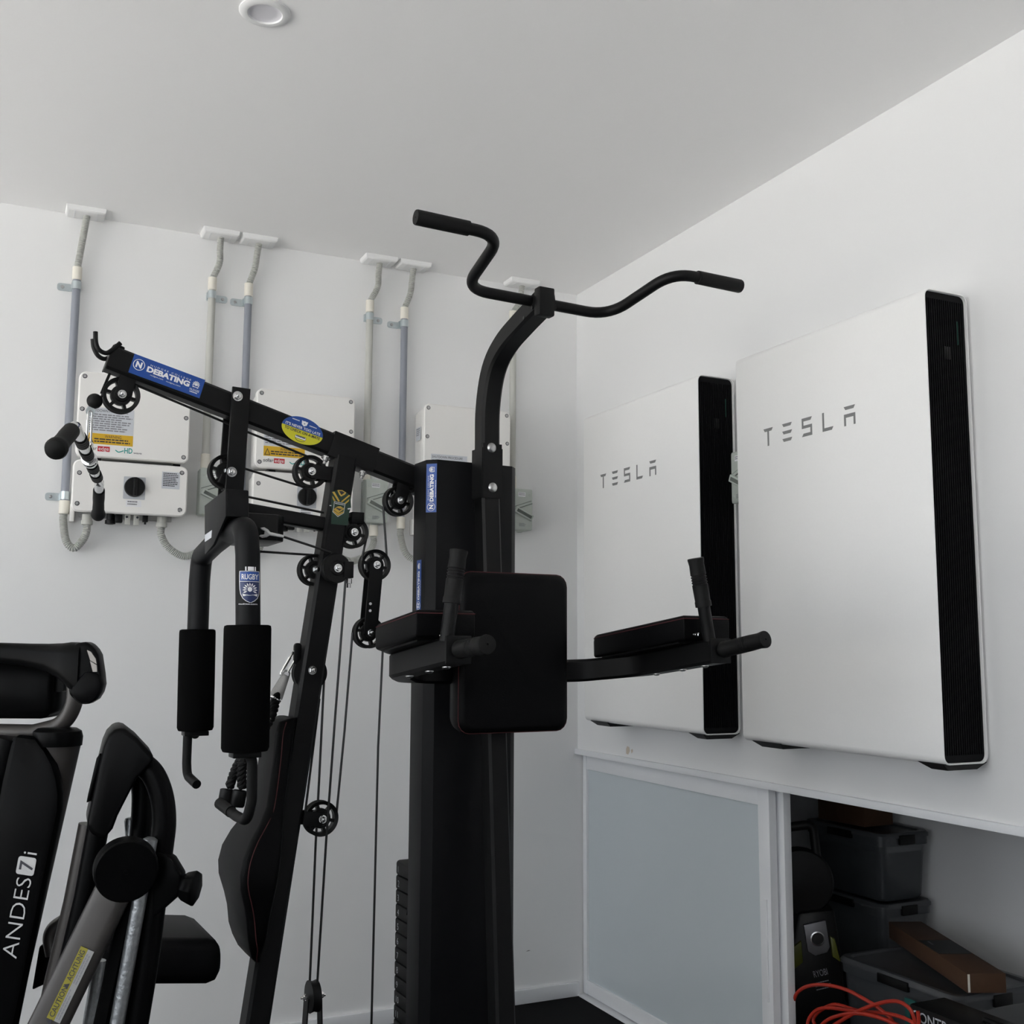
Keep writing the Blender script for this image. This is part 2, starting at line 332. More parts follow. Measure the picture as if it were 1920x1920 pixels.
# ================================================================== solar inverters on the back wall
XD, YD = V((1, 0, 0)), V((0, 0, 1))
def inverter(x0, ztop, label, low=False):
    w, h, d = .362, .285, .14; gap = .012; h2 = .172
    t = thing('solar_inverter', (x0+w/2, 0, ztop-h-gap-h2), label, 'inverter', 'white inverters on the back wall')
    def P(u, v, y=-d): return V((x0+u, y, ztop-v))
    def case(u0, u1, v0, v1, name, dep):
        cc = V((x0+(u0+u1)/2, 0, ztop-(v0+v1)/2)); a, b = u1-u0, v1-v0
        def rg(y, k, r): return [p+V((0, y, 0)) for p in rrect(cc, XD, YD, a-2*k, b-2*k, r, 5)]
        return MB().loft([rg(-.012, .012, .01), rg(-dep+.028, .006, .016), rg(-dep+.026, 0, .022), rg(-dep+.004, 0, .022), rg(-dep, .004, .018)]).build(name, 'inv', t, angle=40)
    case(0, w, 0, h, 'inverter_case', d); case(-.004, w, h+gap, h+gap+h2, 'switch_case', d)
    MB().box(P(w/2, h/2+.1, -.007), w/2-.03, .006, h/2+.09).build('mounting_plate', 'steel', t)
    MB().box(P(.006, h+gap+h2-.005, -.02), .008, .02, .03).build('bracket_leg', 'inv', t, bevel=.004)
    MB().box(P(.072, h+.004, -.07), .012, .03, .01).build('bridge_clip', 'plastic', t)
    MB().box(P(w-.03, h+.006, -.06), .012, .02, .01).build('bridge_clip', 'plastic', t)
    for u, v in ((.017, .017), (w-.017, .017), (.014, .128), (w-.014, .128), (.017, h-.02), (w-.017, h-.02), (.016, h+gap+.045), (w-.02, h+gap+.022), (.014, h+gap+h2-.025), (w-.022, h+gap+h2-.022)):
        s_ = MB().lathe(P(u, v), (0, -1, 0), [(.0075, -.003), (.0075, .0006), (.0062, .0008)], 16).build('screw', 'ink', t)
        MB().lathe(P(u, v, -d-.0007), (0, -1, 0), [(.0055, 0), (.0052, .0012), (.002, .0013), (.0018, .0004)], 12).build('screw_head', 'steel', s_)
    y = -d-.0006
    if low:
        sl_ = MB().prism([V((x0-.0004, -.055, ztop-.085)), V((x0-.0004, -.105, ztop-.085)), V((x0-.0004, -.105, ztop-.135)), V((x0-.0004, -.055, ztop-.135))], (.0008, 0, 0)).build('side_label', 'paper', t, smooth=False)
        lines(MB(), V((x0-.0012, -.06, ztop-.09)), V((0, -1, 0)), Z, .04, .03, 4).build('small_print', 'inkg', sl_, smooth=False)
    dl_ = .075 if low else 0; ln_ = .04 if low else 0
    lab = MB().prism([P(.03, .118+dl_, y), P(.178, .118+dl_, y), P(.178, .205+dl_-ln_, y), P(.03, .205+dl_-ln_, y)], (0, .0008, 0)).build('notice_label', 'paper', t, smooth=False, label='silver shutdown notice with small print')
    text('SHUTDOWN PROCEDURE', P(.034, .133+dl_, y), XD, YD, .0088, 'ink', lab, width=.125)
    lines(MB(), P(.035, .14+dl_, y-.0005), XD, YD, .14, .06-ln_, 4 if low else 8).build('small_print', 'inkg', lab, smooth=False)
    if not low:
        wl = MB().prism([P(.03, .206, y), P(.178, .206, y), P(.178, .242, y), P(.03, .242, y)], (0, .0008, 0)).build('warning_label', 'warn', t, smooth=False, label='amber WARNING label')
        text('WARNING', P(.115, .2195, y), XD, YD, .0095, 'ink', wl, align='CENTER', width=.052)
        lines(MB(), P(.056, .2225, y-.0005), XD, YD, .115, .017, 2, jit=.1).build('small_print', 'ink', wl, smooth=False)
        MB().prism([P(.033, .238, y-.0003), P(.054, .238, y-.0003), P(.0435, .214, y-.0003)], (0, .0003, 0)).build('warning_triangle', 'ink', wl, smooth=False)
        MB().prism([P(.0365, .236, y-.0006), P(.0505, .236, y-.0006), P(.0435, .2195, y-.0006)], (0, .0003, 0)).build('warning_triangle', 'warn', wl, smooth=False)
    text('solar', P(.03, .263, y), XD, YD, .0125, 'ink', t, width=.036)
    rb = MB().prism([P(.068, .2485, y), P(.106, .2485, y), P(.106, .266, y), P(.068, .266, y)], (0, .0008, 0)).build('logo_plate', 'red', t, smooth=False)
    text('edge', P(.071, .2625, y), XD, YD, .0125, 'wht', rb, width=.032)
    text('HD', P(.152, .266, y), XD, YD, .0175, 'teal', t, width=.026, bold=.02)
    MB().tube(spline([P(.124, .258, y), P(.133, .264, y), P(.141, .262, y), P(.15, .258, y)]), .0016, 6).build('logo_wave', 'teal', t)
    text('wave', P(.181, .266, y), XD, YD, .0065, 'inkg', t, width=.027, bold=.02)
    # lower safety switch unit
    b = h+gap
    pl = MB().prism(rrect(P(.19, b+.085, y), XD, YD, .07, .076, .003), (0, .0009, 0)).build('switch_plate', 'sil', t)
    kb = MB().lathe(P(.19, b+.082, y), (0, -1, 0), [(.033, 0), (.033, .012), (.031, .016), (.0, .016)], 40).build('switch_knob', 'plastic', t)
    MB().box(P(.19, b+.082, y-.021), .0065, .007, .031).build('grip_ridge', 'plastic', kb, bevel=.003)
    l2 = MB().prism([P(.165, b+.126, y), P(.214, b+.126, y), P(.214, b+.148, y), P(.165, b+.148, y)], (0, .0008, 0)).build('isolator_label', 'wht', t, smooth=False)
    lines(MB(), P(.17, b+.129, y-.0005), XD, YD, .04, .017, 2).build('small_print', 'inkg', l2, smooth=False)
    l3 = MB().prism([P(.277, b+.022, y), P(.336, b+.022, y), P(.336, b+.08, y), P(.277, b+.08, y)], (0, .0008, 0)).build('rating_label', 'paper', t, smooth=False)
    lines(MB(), P(.281, b+.026, y-.0005), XD, YD, .05, .048, 8).build('small_print', 'ink', l3, smooth=False)
    text('ON', P(.19, b+.042, y+.0002), XD, YD, .012, 'inv', t, align='CENTER', thick=.0008)
    text('OFF', P(.115, b+.09, y+.0002), XD, YD, .012, 'inv', t, thick=.0008)
    text('solaredge', P(.275, b+.156, y+.0002), XD, YD, .011, 'inv', t, width=.07, thick=.0008)
    # glands and connectors underneath
    zb = b+h2
    MB().lathe(P(.125, zb-.004, -.07), (0, 0, -1), [(.013, 0), (.013, .02), (.017, .022), (.017, .034), (.01, .036)], 14).build('cable_gland', 'plastic', t)
    MB().box(P(.15, zb+.012, -.08), .012, .012, .014).build('connector', 'plastic', t, bevel=.003)
    MB().box(P(.235, zb+.008, -.09), .008, .01, .012).lathe(P(.235, zb+.016, -.09), (0, 0, -1), [(.004, 0), (.004, .012)], 10).build('antenna_socket', 'plastic', t, bevel=.001)
    lg = MB()
    for q in (.178, .206): lg.box(P(q, zb+.01, -.09), .0085, .004, .022)
    lg.build('lug_plate', 'lcond', t, bevel=.001)
    for q in (.175, .209): MB().lathe(P(q, zb+.006, -.0935), (0, -1, 0), [(.004, 0), (.004, .002)], 10).build('lug_bolt', 'ink', t)
    return t
ix = [hy(146, 760, -.14).x, hy(480, 790, -.14).x, hy(795, 810, -.14).x]
iz = [hy(200, 700, -.14).z, hy(560, 735, -.14).z, hy(850, 761, -.14).z]
inverter(ix[0], iz[0], 'white solar inverter left of three, behind the hanging curl bar')
inverter(ix[1], iz[1], 'white solar inverter in the middle, behind the sloping gym beam')
inverter(ix[2], iz[2], 'white solar inverter nearest the corner, behind the curved black post', True)

# ================================================================== isolator switches
def isolator(o, xd, nd, label, w=.086, h=.165, d=.066):
    """o = top left corner on the wall; xd along the wall to the right; nd out of the wall"""
    o, xd, nd = V(o), V(xd), V(nd); t = thing('isolator_switch', o+xd*w/2-Z*h, label, 'switch', 'grey-green isolator switches')
    def P(u, v, k=d): return o + xd*u - Z*v + nd*k
    cc = o + xd*w/2 - Z*h/2
    MB().loft([[p+nd*k for p in rrect(cc, xd, Z, w-2*q, h-2*q, .006)] for k, q in ((.001, .001), (d*.45, 0), (d*.47, .002), (d*.5, 0), (d-.003, 0), (d, .003))]).build('case', 'isol', t, angle=40)
    for u, v in ((.012, .024), (w-.012, .024), (.012, h-.02), (w-.012, h-.02)):
        MB().lathe(P(u, v, d), nd, [(.005, -.001), (.005, .0008), (.0035, .0009)], 12).build('screw_cap', 'isol', t)
    # lever: strip and slot coloured dark as recess shade, and a proud handle
    A, B1, B2 = P(.006, .083, d+.001), P(w-.004, .052, d+.001), P(w-.004, .118, d+.001)
    MB().bar([A+Z*.004, B1], .014, .003, Z).build('recess', 'isol_shade', t)
    MB().bar([A+Z*.004+nd*.001, B1+nd*.001], .009, .004, Z).build('pointer', 'isol', t)
    MB().bar([A+nd*.004, B2+nd*.004], .024, .014, Z).build('lever', 'isol', t, bevel=.002)
    MB().bar([A+(B2-A)*.1+nd*.0115, A+(B2-A)*.92+nd*.0115], .012, .0015, Z).build('lever_slot', 'isol_shade', t)
    l = MB().prism([P(.022, .014, d+.0008), P(.054, .014, d+.0008), P(.054, .032, d+.0008), P(.022, .032, d+.0008)], nd*-.0008).build('label_plate', 'wht', t, smooth=False)
    lines(MB(), P(.024, .017, d+.0011), xd, Z, .028, .012, 2, jit=.05).build('small_print', 'inkg', l, smooth=False)
    lines(MB(), P(.026, .138, d+.0006), xd, Z, .03, .014, 4).build('small_print', 'inkg', t, smooth=False)
    MB().lathe(P(w/2, h, d*.5), -Z, [(.013, -.002), (.013, .006), (.01, .007)], 14).build('gland', 'isol', t)
    return t
iso_x = [hy(374.5, 920, -.066).x, hy(686, 940, -.066).x, hy(998.5, 950, -.066).x-.086]
iso_z = [hy(385, 877, -.066).z, hy(706, 899, -.066).z, hy(985, 917, -.066).z]
isolator((iso_x[0], 0, iso_z[0]), XD, (0, -1, 0), 'isolator switch between the left and middle inverters, half hidden by the press pivot')
isolator((iso_x[1], 0, iso_z[1]), XD, (0, -1, 0), 'isolator switch right of the middle inverter, partly behind a pulley')
isolator((iso_x[2], 0, iso_z[2]), XD, (0, -1, 0), 'isolator switch near the corner, right of the black weight tower')
isolator((0, hx(1373.5, 900, -.06).y, hx(1373, 849, -.06).z), (0, -1, 0), (-1, 0, 0), 'isolator switch wedged between the two white batteries')

# ================================================================== conduits
def corr(path, r=.0125, step=.0058):
    pts = [V(p) for p in path]; L = [0]
    for a, b in zip(pts, pts[1:]): L.append(L[-1]+(b-a).length)
    n = max(8, int(L[-1]/step)); out = []; j = 0
    for k in range(2*n+1):
        s = L[-1]*k/(2*n)
        while j < len(L)-2 and L[j+1] < s: j += 1
        out.append(pts[j].lerp(pts[j+1], (s-L[j])/max(1e-9, L[j+1]-L[j])))
    return MB().tube(out, [r if k % 2 else r*.8 for k in range(2*n+1)], 12)
def conduit(px, yfl, ycoup, yclamp, ypipe, dark, side, label, zend, loop=None, yend=None):
    """px = (plate x, plate y) in the picture, used to place the plate on the ceiling"""
    pc = hz(px[0], px[1], H); xp = hy(ypipe[0], ypipe[1], -.03).x
    t = thing('conduit_pipe', (xp, -.03, zend), label, 'conduit', 'grey conduits on the back wall')
    X0 = pc.x
    m = MB().loft([[V((X0+a*.064, -.012-(.085 if b else 0), H)) for a, b in ((-1, 0), (1, 0), (1, 1), (-1, 1))],
                   [V((X0+a*.062, -.014-(.081 if b else 0), H-.014)) for a, b in ((-1, 0), (1, 0), (1, 1), (-1, 1))],
                   [V((X0+a*.056, -.018-(.073 if b else 0), H-.019)) for a, b in ((-1, 0), (1, 0), (1, 1), (-1, 1))]])
    pl = m.build('ceiling_plate', 'wall', t, bevel=.0006, seg=1)
    for q in (-.036, .036): MB().box((X0+q, -.055, H-.019), .0012, .036, .0008).build('plate_seam', 'trim', pl)
    zc = hy(ypipe[0], ycoup[0], -.03).z; zc2 = hy(ypipe[0], ycoup[1], -.03).z; zk = hy(ypipe[0], yclamp, -.03).z
    a, b = V((X0+.004, -.052, H-.017)), V((xp, -.03, zc))
    corr(spline([a, a.lerp(b, .3)+V((.0 if not yfl else yfl*.4, -.004, 0)), a.lerp(b, .62)+V((yfl, -.006, 0)), b, b-Z*.01], 10)).build('corrugated_hose', 'flex', t)
    MB().lathe((xp, -.03, zc+.004), (0, 0, -1), [(.0125, 0), (.0158, .001), (.0158, zc-zc2), (.0135, zc-zc2+.003)], 18).build('coupling', 'coup', t)
    MB().tube([(xp, -.03, zc2+.01), (xp, -.03, zend)], .0135, 16).build('pipe', 'dcond' if dark else 'lcond', t)
    def clamp(zk):
        k = MB().lathe((xp, -.03, zk+.014), (0, 0, -1), [(.0142, 0), (.0154, .0), (.0154, .027), (.0142, .027)], 18, False)
        k.box((xp, -.008, zk), .0154, .008, .0135)
        cl = k.build('saddle_clamp', 'zinc', t)
        c = V((xp+side*.035, -.003, zk-.002))
        MB().prism(rrect(c+V((0, -.001, 0)), XD, YD, .05, .026, .009), (0, .0035, 0)).build('clamp_tab', 'zinc', cl)
        MB().lathe(c+V((side*.008, -.001, 0)), (0, -1, 0), [(.006, 0), (.005, .003), (.0, .0035)], 12).build('clamp_screw', 'steel', cl)
    clamp(zk)
    if yend: clamp(yend)
    if not loop: MB().lathe((xp, -.03, zend+.035), (0, 0, -1), [(.0135, 0), (.0165, .001), (.0165, .05), (.013, .055)], 18).build('coupling', 'coup', t)
    if loop:
        q = [V(p) for p in loop]
        MB().lathe((xp, -.03, zend+.012), (0, 0, -1), [(.0135, 0), (.0165, .001), (.0165, .045), (.013, .046)], 18).build('coupling', 'coup', t)
        corr(spline(q, 10), .0135).build('corrugated_hose', 'flex', t)
        MB().lathe(q[-1]+Z*.028, (0, 0, -1), [(.0165, 0), (.0165, .02), (.0185, .021), (.0185, .034), (.0135, .036)], 18).build('coupling', 'lcond', t)
    return t
def W_(x, y, yy=-.06): return hy(x, y, yy)
cb = W_(119, 945, -.03).z; bz = [iz[k]-.285-.012-.172 for k in range(3)]
def uloop(xa, za, xb, zb, dz, ya=-.03, yb=-.07):
    return [(xa, ya, za), (xa, ya, za-.03), (xa+(xb-xa)*.16, ya*.7+yb*.3, min(za, zb)-dz*.72), (xa+(xb-xa)*.5, (ya+yb)/2, min(za, zb)-dz), (xa+(xb-xa)*.84, ya*.3+yb*.7, min(za, zb)-dz*.72), (xb, yb, zb-.03), (xb, yb, zb)]
xp1 = hy(137, 650, -.03).x; xp3 = hy(461, 690, -.03).x; xp5 = hy(756.5, 700, -.03).x
conduit((160, 400), 0, (502, 525), 535, (137, 650), True, -1, 'blue-grey conduit at the far left, with a hose loop into the left inverter', cb, uloop(xp1, cb-.03, ix[0]+.052, bz[0]-.03, .085), cb+.028)
conduit((412, 437), .012, (522, 544), 553, (394, 640), False, 1, 'pale grey conduit second from the left, dropping to the first isolator', iso_z[0]+.02)
conduit((484, 448), .006, (533, 556), 564, (461, 690), True, -1, 'blue-grey conduit third from the left, beside the middle inverter', W_(445, 985, -.03).z, uloop(xp3, W_(445, 985, -.03).z-.03, ix[1]+.052, bz[1]-.03, .085))
conduit((712, 483), .014, (565, 586), 594, (692, 650), False, 1, 'pale grey conduit fourth from the left, dropping to the isolator behind the pulley', iso_z[1]+.02)
conduit((776, 493), .008, (578, 599), 607, (756.5, 700), True, -1, 'blue-grey conduit fifth from the left, beside the corner inverter', W_(748, 975, -.03).z, uloop(xp5, W_(748, 975, -.03).z-.03, ix[2]+.052, bz[2]-.03, .09))
conduit((978, 528), .012, (585, 606), 614, (961.5, 700), False, 1, 'pale grey conduit nearest the corner, behind the pull-up post', iso_z[2]+.02)
for k, lab in ((0, 'corrugated hose hanging in a loop from the left inverter to its isolator'), (1, 'corrugated hose hanging in a loop from the middle inverter to its isolator')):
    xa, xb = ix[k]+.292, iso_x[k]+.043; t = thing('flexible_conduit', (xa, -.07, bz[k]-.16), lab, 'conduit', 'hose loops under the inverters')
    za, zb_ = bz[k]+.002, iso_z[k]-.17
    lp = [V(p) for p in uloop(xa, za-.03, xb, zb_-.04, .1, -.07, -.033)]
    corr(spline(lp, 10), .0135).build('corrugated_hose', 'flex', t)
    MB().lathe((xa, -.07, za), (0, 0, -1), [(.0165, 0), (.0165, .02), (.0185, .021), (.0185, .034), (.0135, .036)], 18).build('coupling', 'lcond', t)
    MB().lathe((xb, -.033, zb_), (0, 0, -1), [(.0135, 0), (.0165, .001), (.0165, .04), (.013, .042)], 18).build('coupling', 'coup', t)
# each pale conduit ends in a cream coupling on top of its isolator: already met by the pipe

# ================================================================== home gym
gym = thing('home_gym', GO, 'black multi-station home gym with cable pulleys, press arms and a dip tower', 'gym machine')
def gb(pts, w, h, side, name, m='black', parent=None, bevel=0.0, **k): return MB().bar(pts, w, h, side).build(name, m, parent or gym, bevel=bevel, **k)
def bolt(c, ax, r=.0085, parent=None, dome=False):
    c = V(c); ax = V(ax)
    if dome: return MB().lathe(c, ax, [(r*1.15, -.001), (r*1.15, .0008), (r*.95, .003), (r*.5, .0046), (0, .005)], 20).build('bolt', 'steel', parent or gym)
    m = MB().lathe(c, ax, [(r*1.25, -.001), (r*1.25, .0015)], 20); m.lathe(c, ax, [(r*.95, .0015), (r*.95, .007), (r*.85, .008)], 6); m.lathe(c, ax, [(r*.5, .008), (r*.5, .0125), (r*.4, .013)], 12)
    return m.build('bolt', 'chrome', parent or gym)
def pulley(c, R=.0412, ax=None, t=.024, nb=1):
    ax = V(ax or GE); c = V(c); a = V((0, 0, 1)) if abs(ax.z) < .9 else V((1, 0, 0)); u = (a-ax*a.dot(ax)).normalized(); w = ax.cross(u); n = 48; h = t/2
    prof = [(R, -h), (R*.9, -h*.25), (R*.9, h*.25), (R, h), (R*.97, h*1.05), (R*.79, h*.8), (R*.79, -h*.8), (R*.97, -h*1.05)]
    m = MB(); m.loft([[c + (u*math.cos(q)+w*math.sin(q))*r + ax*k for r, k in prof] for q in [2*math.pi*i/n for i in range(n)]], False, True)
    m.lathe(c, ax, [(R*.54, -h*.8), (R*.565, -h*.5), (R*.565, h*.5), (R*.54, h*.8), (R*.4, h*.85), (R*.36, h*1.2), (.0, h*1.2)], 32)
    for i in range(6):
        q = 2*math.pi*i/6+.3; d = u*math.cos(q)+w*math.sin(q); m.box(c+d*R*.685, R*.135, R*.085, h*.62, (d, ax.cross(d), ax))
    o = m.build('pulley', 'plastic', gym)
    if nb: bolt(c+ax*(h*1.2+.004), ax, .0078, o)
    return o
def cablep(pts, r=.0029, name='cable'): return MB().tube(pts, r, 8).build(name, 'cable', gym)
# ---- sloping top beam
B0, B1 = gp(207, 668, .025)-GE*.025, gp(640, 838.5, .025)-GE*.025
bd = (B1-B0).normalized(); B2 = B0+bd*.93; bn = GE.cross(bd)*-1
if bn.z < 0: bn = -bn
gb([B0, B2], .05, .0575, GE, 'top_beam')
MB().box(B0+bd*-.001, .002, .0255, .029, (bd, GE, bn)).build('end_cap', 'plastic', gym, bevel=.002)
MB().box(B0+bn*.031+bd*.012, .012, .012, .006, (bd, GE, bn)).build('weld_nub', 'black', gym, bevel=.003)
a, b_ = gp(622, 830, .027), gp(706, 863, .027)
MB().box((a+b_)/2-GE*.027, (b_-a).length/2, .028, .0325, (bd, GE, bn)).build('beam_sleeve', 'black', gym, bevel=.002)
for e_, P_ in ((.027, [(179, 622), (180, 643), (186, 656), (199, 662), (212, 655), (226, 643)]), (-.027, [(174, 636), (176, 652), (184, 667), (196, 673), (207, 668), (216, 660)])):
    MB().tube(spline([gp(x, y, e_) for x, y in P_], 6), .0052, 10).build('bar_hook', 'black', gym)
# ---- pulleys on and under the beam
PA = gp(226.5, 742, 0); pulley(PA)
for q in (-.017, .017): gb([gp(240, 700, 0)+GE*q, PA+GE*q+bd*.004], .004, .036, GE, 'pulley_bracket', bevel=.001)
gb([gp(206, 700), gp(194, 728), gp(190, 738)], .006, .006, GE, 'cable_guard')
PB = gp(423, 885, 0); pulley(PB)
PC = gp(580.5, 885.5, 0); pulley(PC)
for q in (-.017, .017): gb([PC+GE*q, gp(632, 892, 0)+GE*q], .004, .034, GE, 'pulley_bracket', bevel=.001)
PD = gp(746, 940, 0); pulley(PD, .0385)
for q in (-.017, .017): gb([gp(757, 890, 0)+GE*q, PD+GE*q], .004, .034, GE, 'pulley_bracket', bevel=.001)
PE_ = gp(660, 999, 0); pulley(PE_, .0395)
MB().box(gp(667, 972, 0), .016, .018, .014, (GD, GE, Z)).build('pulley_bracket', 'black', gym, bevel=.001)
PF = gp(588, 1069, -.0); pulley(PF, .039)
PG = gp(629, 1066, .05); MB().lathe(PG, GE, [(.034, -.012), (.036, -.008), (.036, .008), (.034, .012), (.018, .013), (.016, .017), (0, .017)], 36).build('swivel_pulley', 'plastic', gym)
bolt(PG+GE*.018, GE, .008)
MB().box(gp(650, 1069, .05), .012, .018, .020, (GD, GE, Z)).build('swivel_bracket', 'black', gym, bevel=.002)
MB().lathe(gp(654, 1085, .05), -Z, [(.008, 0), (.008, .012), (.005, .013), (.005, .022)], 6).build('swivel_bolt', 'chrome', gym)
PH = gp(702, 1060, 0); PI_ = gp(690, 1186.5, 0); pulley(PH, .0395); pulley(PI_, .0385)
for q in (-.0165, .0165): gb([PH+(PH-PI_).normalized()*.004+GE*q, PI_-(PH-PI_).normalized()*.004+GE*q], .004, .035, GE, 'pulley_link', bevel=.001)
for x, y in ((694.5, 1132), (694, 1145)): MB().lathe(gp(x, y, .0186), GE, [(.0035, 0), (.0035, .0008), (0, .0008)], 12).build('link_hole', 'wht', gym)
PJ = gp(806, 963, -.03); pulley(PJ, .0395, nb=0)
gb([gp(812, 915, -.03), PJ], .03, .03, GE, 'pulley_bracket')
PK = gp(600.5, 1534, 0); pulley(PK, .0415)
PU = gp(580, 1262, 0); MB().lathe(PU, GE, [(.0415, -.01), (.0385, 0), (.0415, .01), (.03, .012), (0, .012)], 36).build('recessed_pulley', 'plastic', gym)
# ---- front upright, leaning
def US(z): return .358+(z-.519)*.1354
u0, u1 = G(US(0), 0, 0), G(US(1.83), 0, 1.83)
gb([u0, u1], .06, .056, GE, 'front_upright')
for q in (-.017, .017): gb([PK+GE*q, gp(566, 1534, 0)+GE*q], .004, .034, GE, 'pulley_bracket', bevel=.001)
bolt(gp(585.5, 1256.5, .031), GE, .0085); bolt(gp(445.5, 743, .04), GE, .0095); bolt(gp(434.5, 885, .04), GE, .0095)
for x, y in ((612, 856), (681, 884)): MB().lathe(gp(x, y, .012), -bn, [(.010, 0), (.010, .004), (.007, .004), (.007, .012), (.0045, .013), (.0045, .02)], 10).build('hanger_bolt', 'steel', gym)
# ---- twin plate hanger under the beam and the press pivot
sl = (gp(431, 915)-gp(445, 740)).normalized()
for q, x0 in ((.035, 0), (-.035, 0)):
    gb([gp(445.5, 733, 0)+GE*q, gp(432, 928, 0)+GE*q], .008, .043, GE, 'hanger_plate', bevel=.0015)
MB().box(gp(434, 905, 0), .018, .03, .02, (GD, GE, Z)).build('pivot_block', 'black', gym, bevel=.004)
# press yoke (box with angled left face) and U-shaped press arm
YK = G(.236, 0, 1.70)
MB().prism([gs(384, 950, .2), gs(424, 916, .2), gs(424, 968, .2), gs(384, 990, .2)], GD*.05).build('press_yoke', 'blackside', gym, bevel=.003)
MB().prism([gs(383.5, 948, .1985), gs(423, 917, .1985), gs(423, 968, .1985), gs(400, 1021, .1985), gs(384, 1040, .1985)], GD*.006).build('yoke_flange', 'blackside', gym, bevel=.001)
gb([G(.236, 0, 1.74), G(.25, 0, 1.775)], .03, .03, GE, 'pivot_bush', bevel=.006)
lb = MB().prism([gs(384, 1003, .198), gs(397, 994, .198), gs(396, 1008, .198), gs(384, 1016, .198)], GD*.0008).build('small_sticker', 'paper', gym, smooth=False, label='small silver label on the press yoke')
pa = [gp(465, 1172, .25), gp(464.5, 1040, .25), gp(461, 990, .25), gp(430, 997, .08), gp(402, 1020, -.09), gp(378, 1044, -.25), gp(374, 1090, -.25), gp(371, 1180, -.25)]
MB().tube(fillet(pa, [0, .05, .08, .12, .12, .08, .05, 0], 8), .0262, 20).build('press_arm', 'blackside', gym)
for q, ya, yb, xa, xb, R_ in ((.25, 1172, 1409, 464.5, 459.5, .0495), (-.25, 1180, 1370, 370.5, 366, .0445)):
    p, r = gp(xa, ya, q), gp(xb, yb, q); d = (r-p); L_ = d.length
    fm = MB().lathe(p, d, [(R_-.006, 0), (R_-.001, .002), (R_, .008), (R_*1.01, L_*.5), (R_, L_-.008), (R_-.003, L_-.001), (R_-.01, L_)], 32).build('foam_roller', 'foam', gym)
    MB().box(r+d.normalized()*.006, .03, .02, .006, (GD, GE, d.normalized())).build('collar', 'plastic', gym, bevel=.002)
MB().ball(gp(366, 1374, -.25)+Z*-.004, .011).build('collar_bolt', 'plastic', gym)
MB().tube(fillet([gp(352, 1375, -.25), gp(350, 1430, -.25), gp(351, 1454, -.25), gp(369, 1471, -.19)], [0, .1, .02, 0], 7), .0112, 14).build('press_handle', 'rubber', gym)
MB().tube(fillet([gp(462, 1408, .25), gp(473, 1425, .25), gp(472, 1500, .25), gp(463, 1540, .24), gp(443, 1530, .18), gp(413, 1507, .10)], [0, .03, .06, .04, .03, 0], 7), .0112, 14).build('press_handle', 'rubber', gym)
p, r = gp(433, 1522, .155), gp(412, 1506, .098); MB().tube([p, r], .0128, 14).build('handle_grip', 'rubber', gym)
# cam block behind the arms
cam_ = [G(.235, -.05, 0), G(.26, -.09, 0), G(.32, -.10, 0), G(.36, -.09, 0), G(.375, -.07, 0), G(.372, .06, 0), G(.35, .085, 0), G(.27, .09, 0), G(.24, .05, 0)]
MB().prism([p+Z*1.606 for p in cam_], Z*.062).build('cam_block', 'plastic', gym, bevel=.004)
gb([gp(458, 957, 0), gp(612, 984.5, 0)], .04, .034, GE, 'cross_beam', bevel=.002)
# ---- cables
for pts in ([gp(232, 712), gp(255, 722), gp(404, 784.5), gp(458, 807.5), gp(577, 856)], [gp(428, 860), gp(452, 876.5), gp(572, 914)], [gp(448, 928), gp(608, 961.5)], [gp(524, 1004, .0), gp(622, 1036, .05)],
            [gp(484, 1034), gp(586, 1040.5)], [gp(718.5, 950), gp(725.5, 1050)], [gp(689, 1000), gp(678, 1050)], [gp(661, 1186), gp(646, 1370), gp(631, 1525)], [gp(719, 1190), gp(709, 1400), gp(696.5, 1919), gp(695, 1985)],
            [gp(649, 1072, .05), gp(629, 1336, .05), gp(612, 1570, .04), gp(594.5, 1850, .02)], [gp(608, 1265), gp(599, 1450), gp(592, 1580), gp(580.5, 1850)], [gp(599, 1310), gp(572, 1525)], [gp(192, 742), gp(184, 748)],
            [gp(752, 910), gp(800, 931)]):
    cablep(pts)
# bottom swivel pulley seen edge-on
PL = gp(587, 1868, .01)
MB().lathe(PL, GD, [(.036, -.010), (.033, 0), (.036, .010), (.02, .012), (0, .012)], 32).build('low_pulley', 'plastic', gym)
for q in (-.014, .014): MB().prism([PL+GD*q+GE*.016+Z*.0, PL+GD*q-GE*.016, PL+GD*q*1.3-GE*.016-Z*.09, PL+GD*q*1.3+GE*.016-Z*.09], GD*(.003 if q > 0 else -.003)).build('swivel_plate', 'black', gym)
bolt(PL+GD*.017, GD, .0075); bolt(PL-GD*.017, -GD, .006)
MB().box(PL-Z*.11, .022, .022, .022, (GD, GE, Z)).build('swivel_bracket', 'black', gym, bevel=.003)
gb([PL-Z*.13, PL-Z*(PL.z-.03)], .05, .05, GE, 'low_pulley_post')
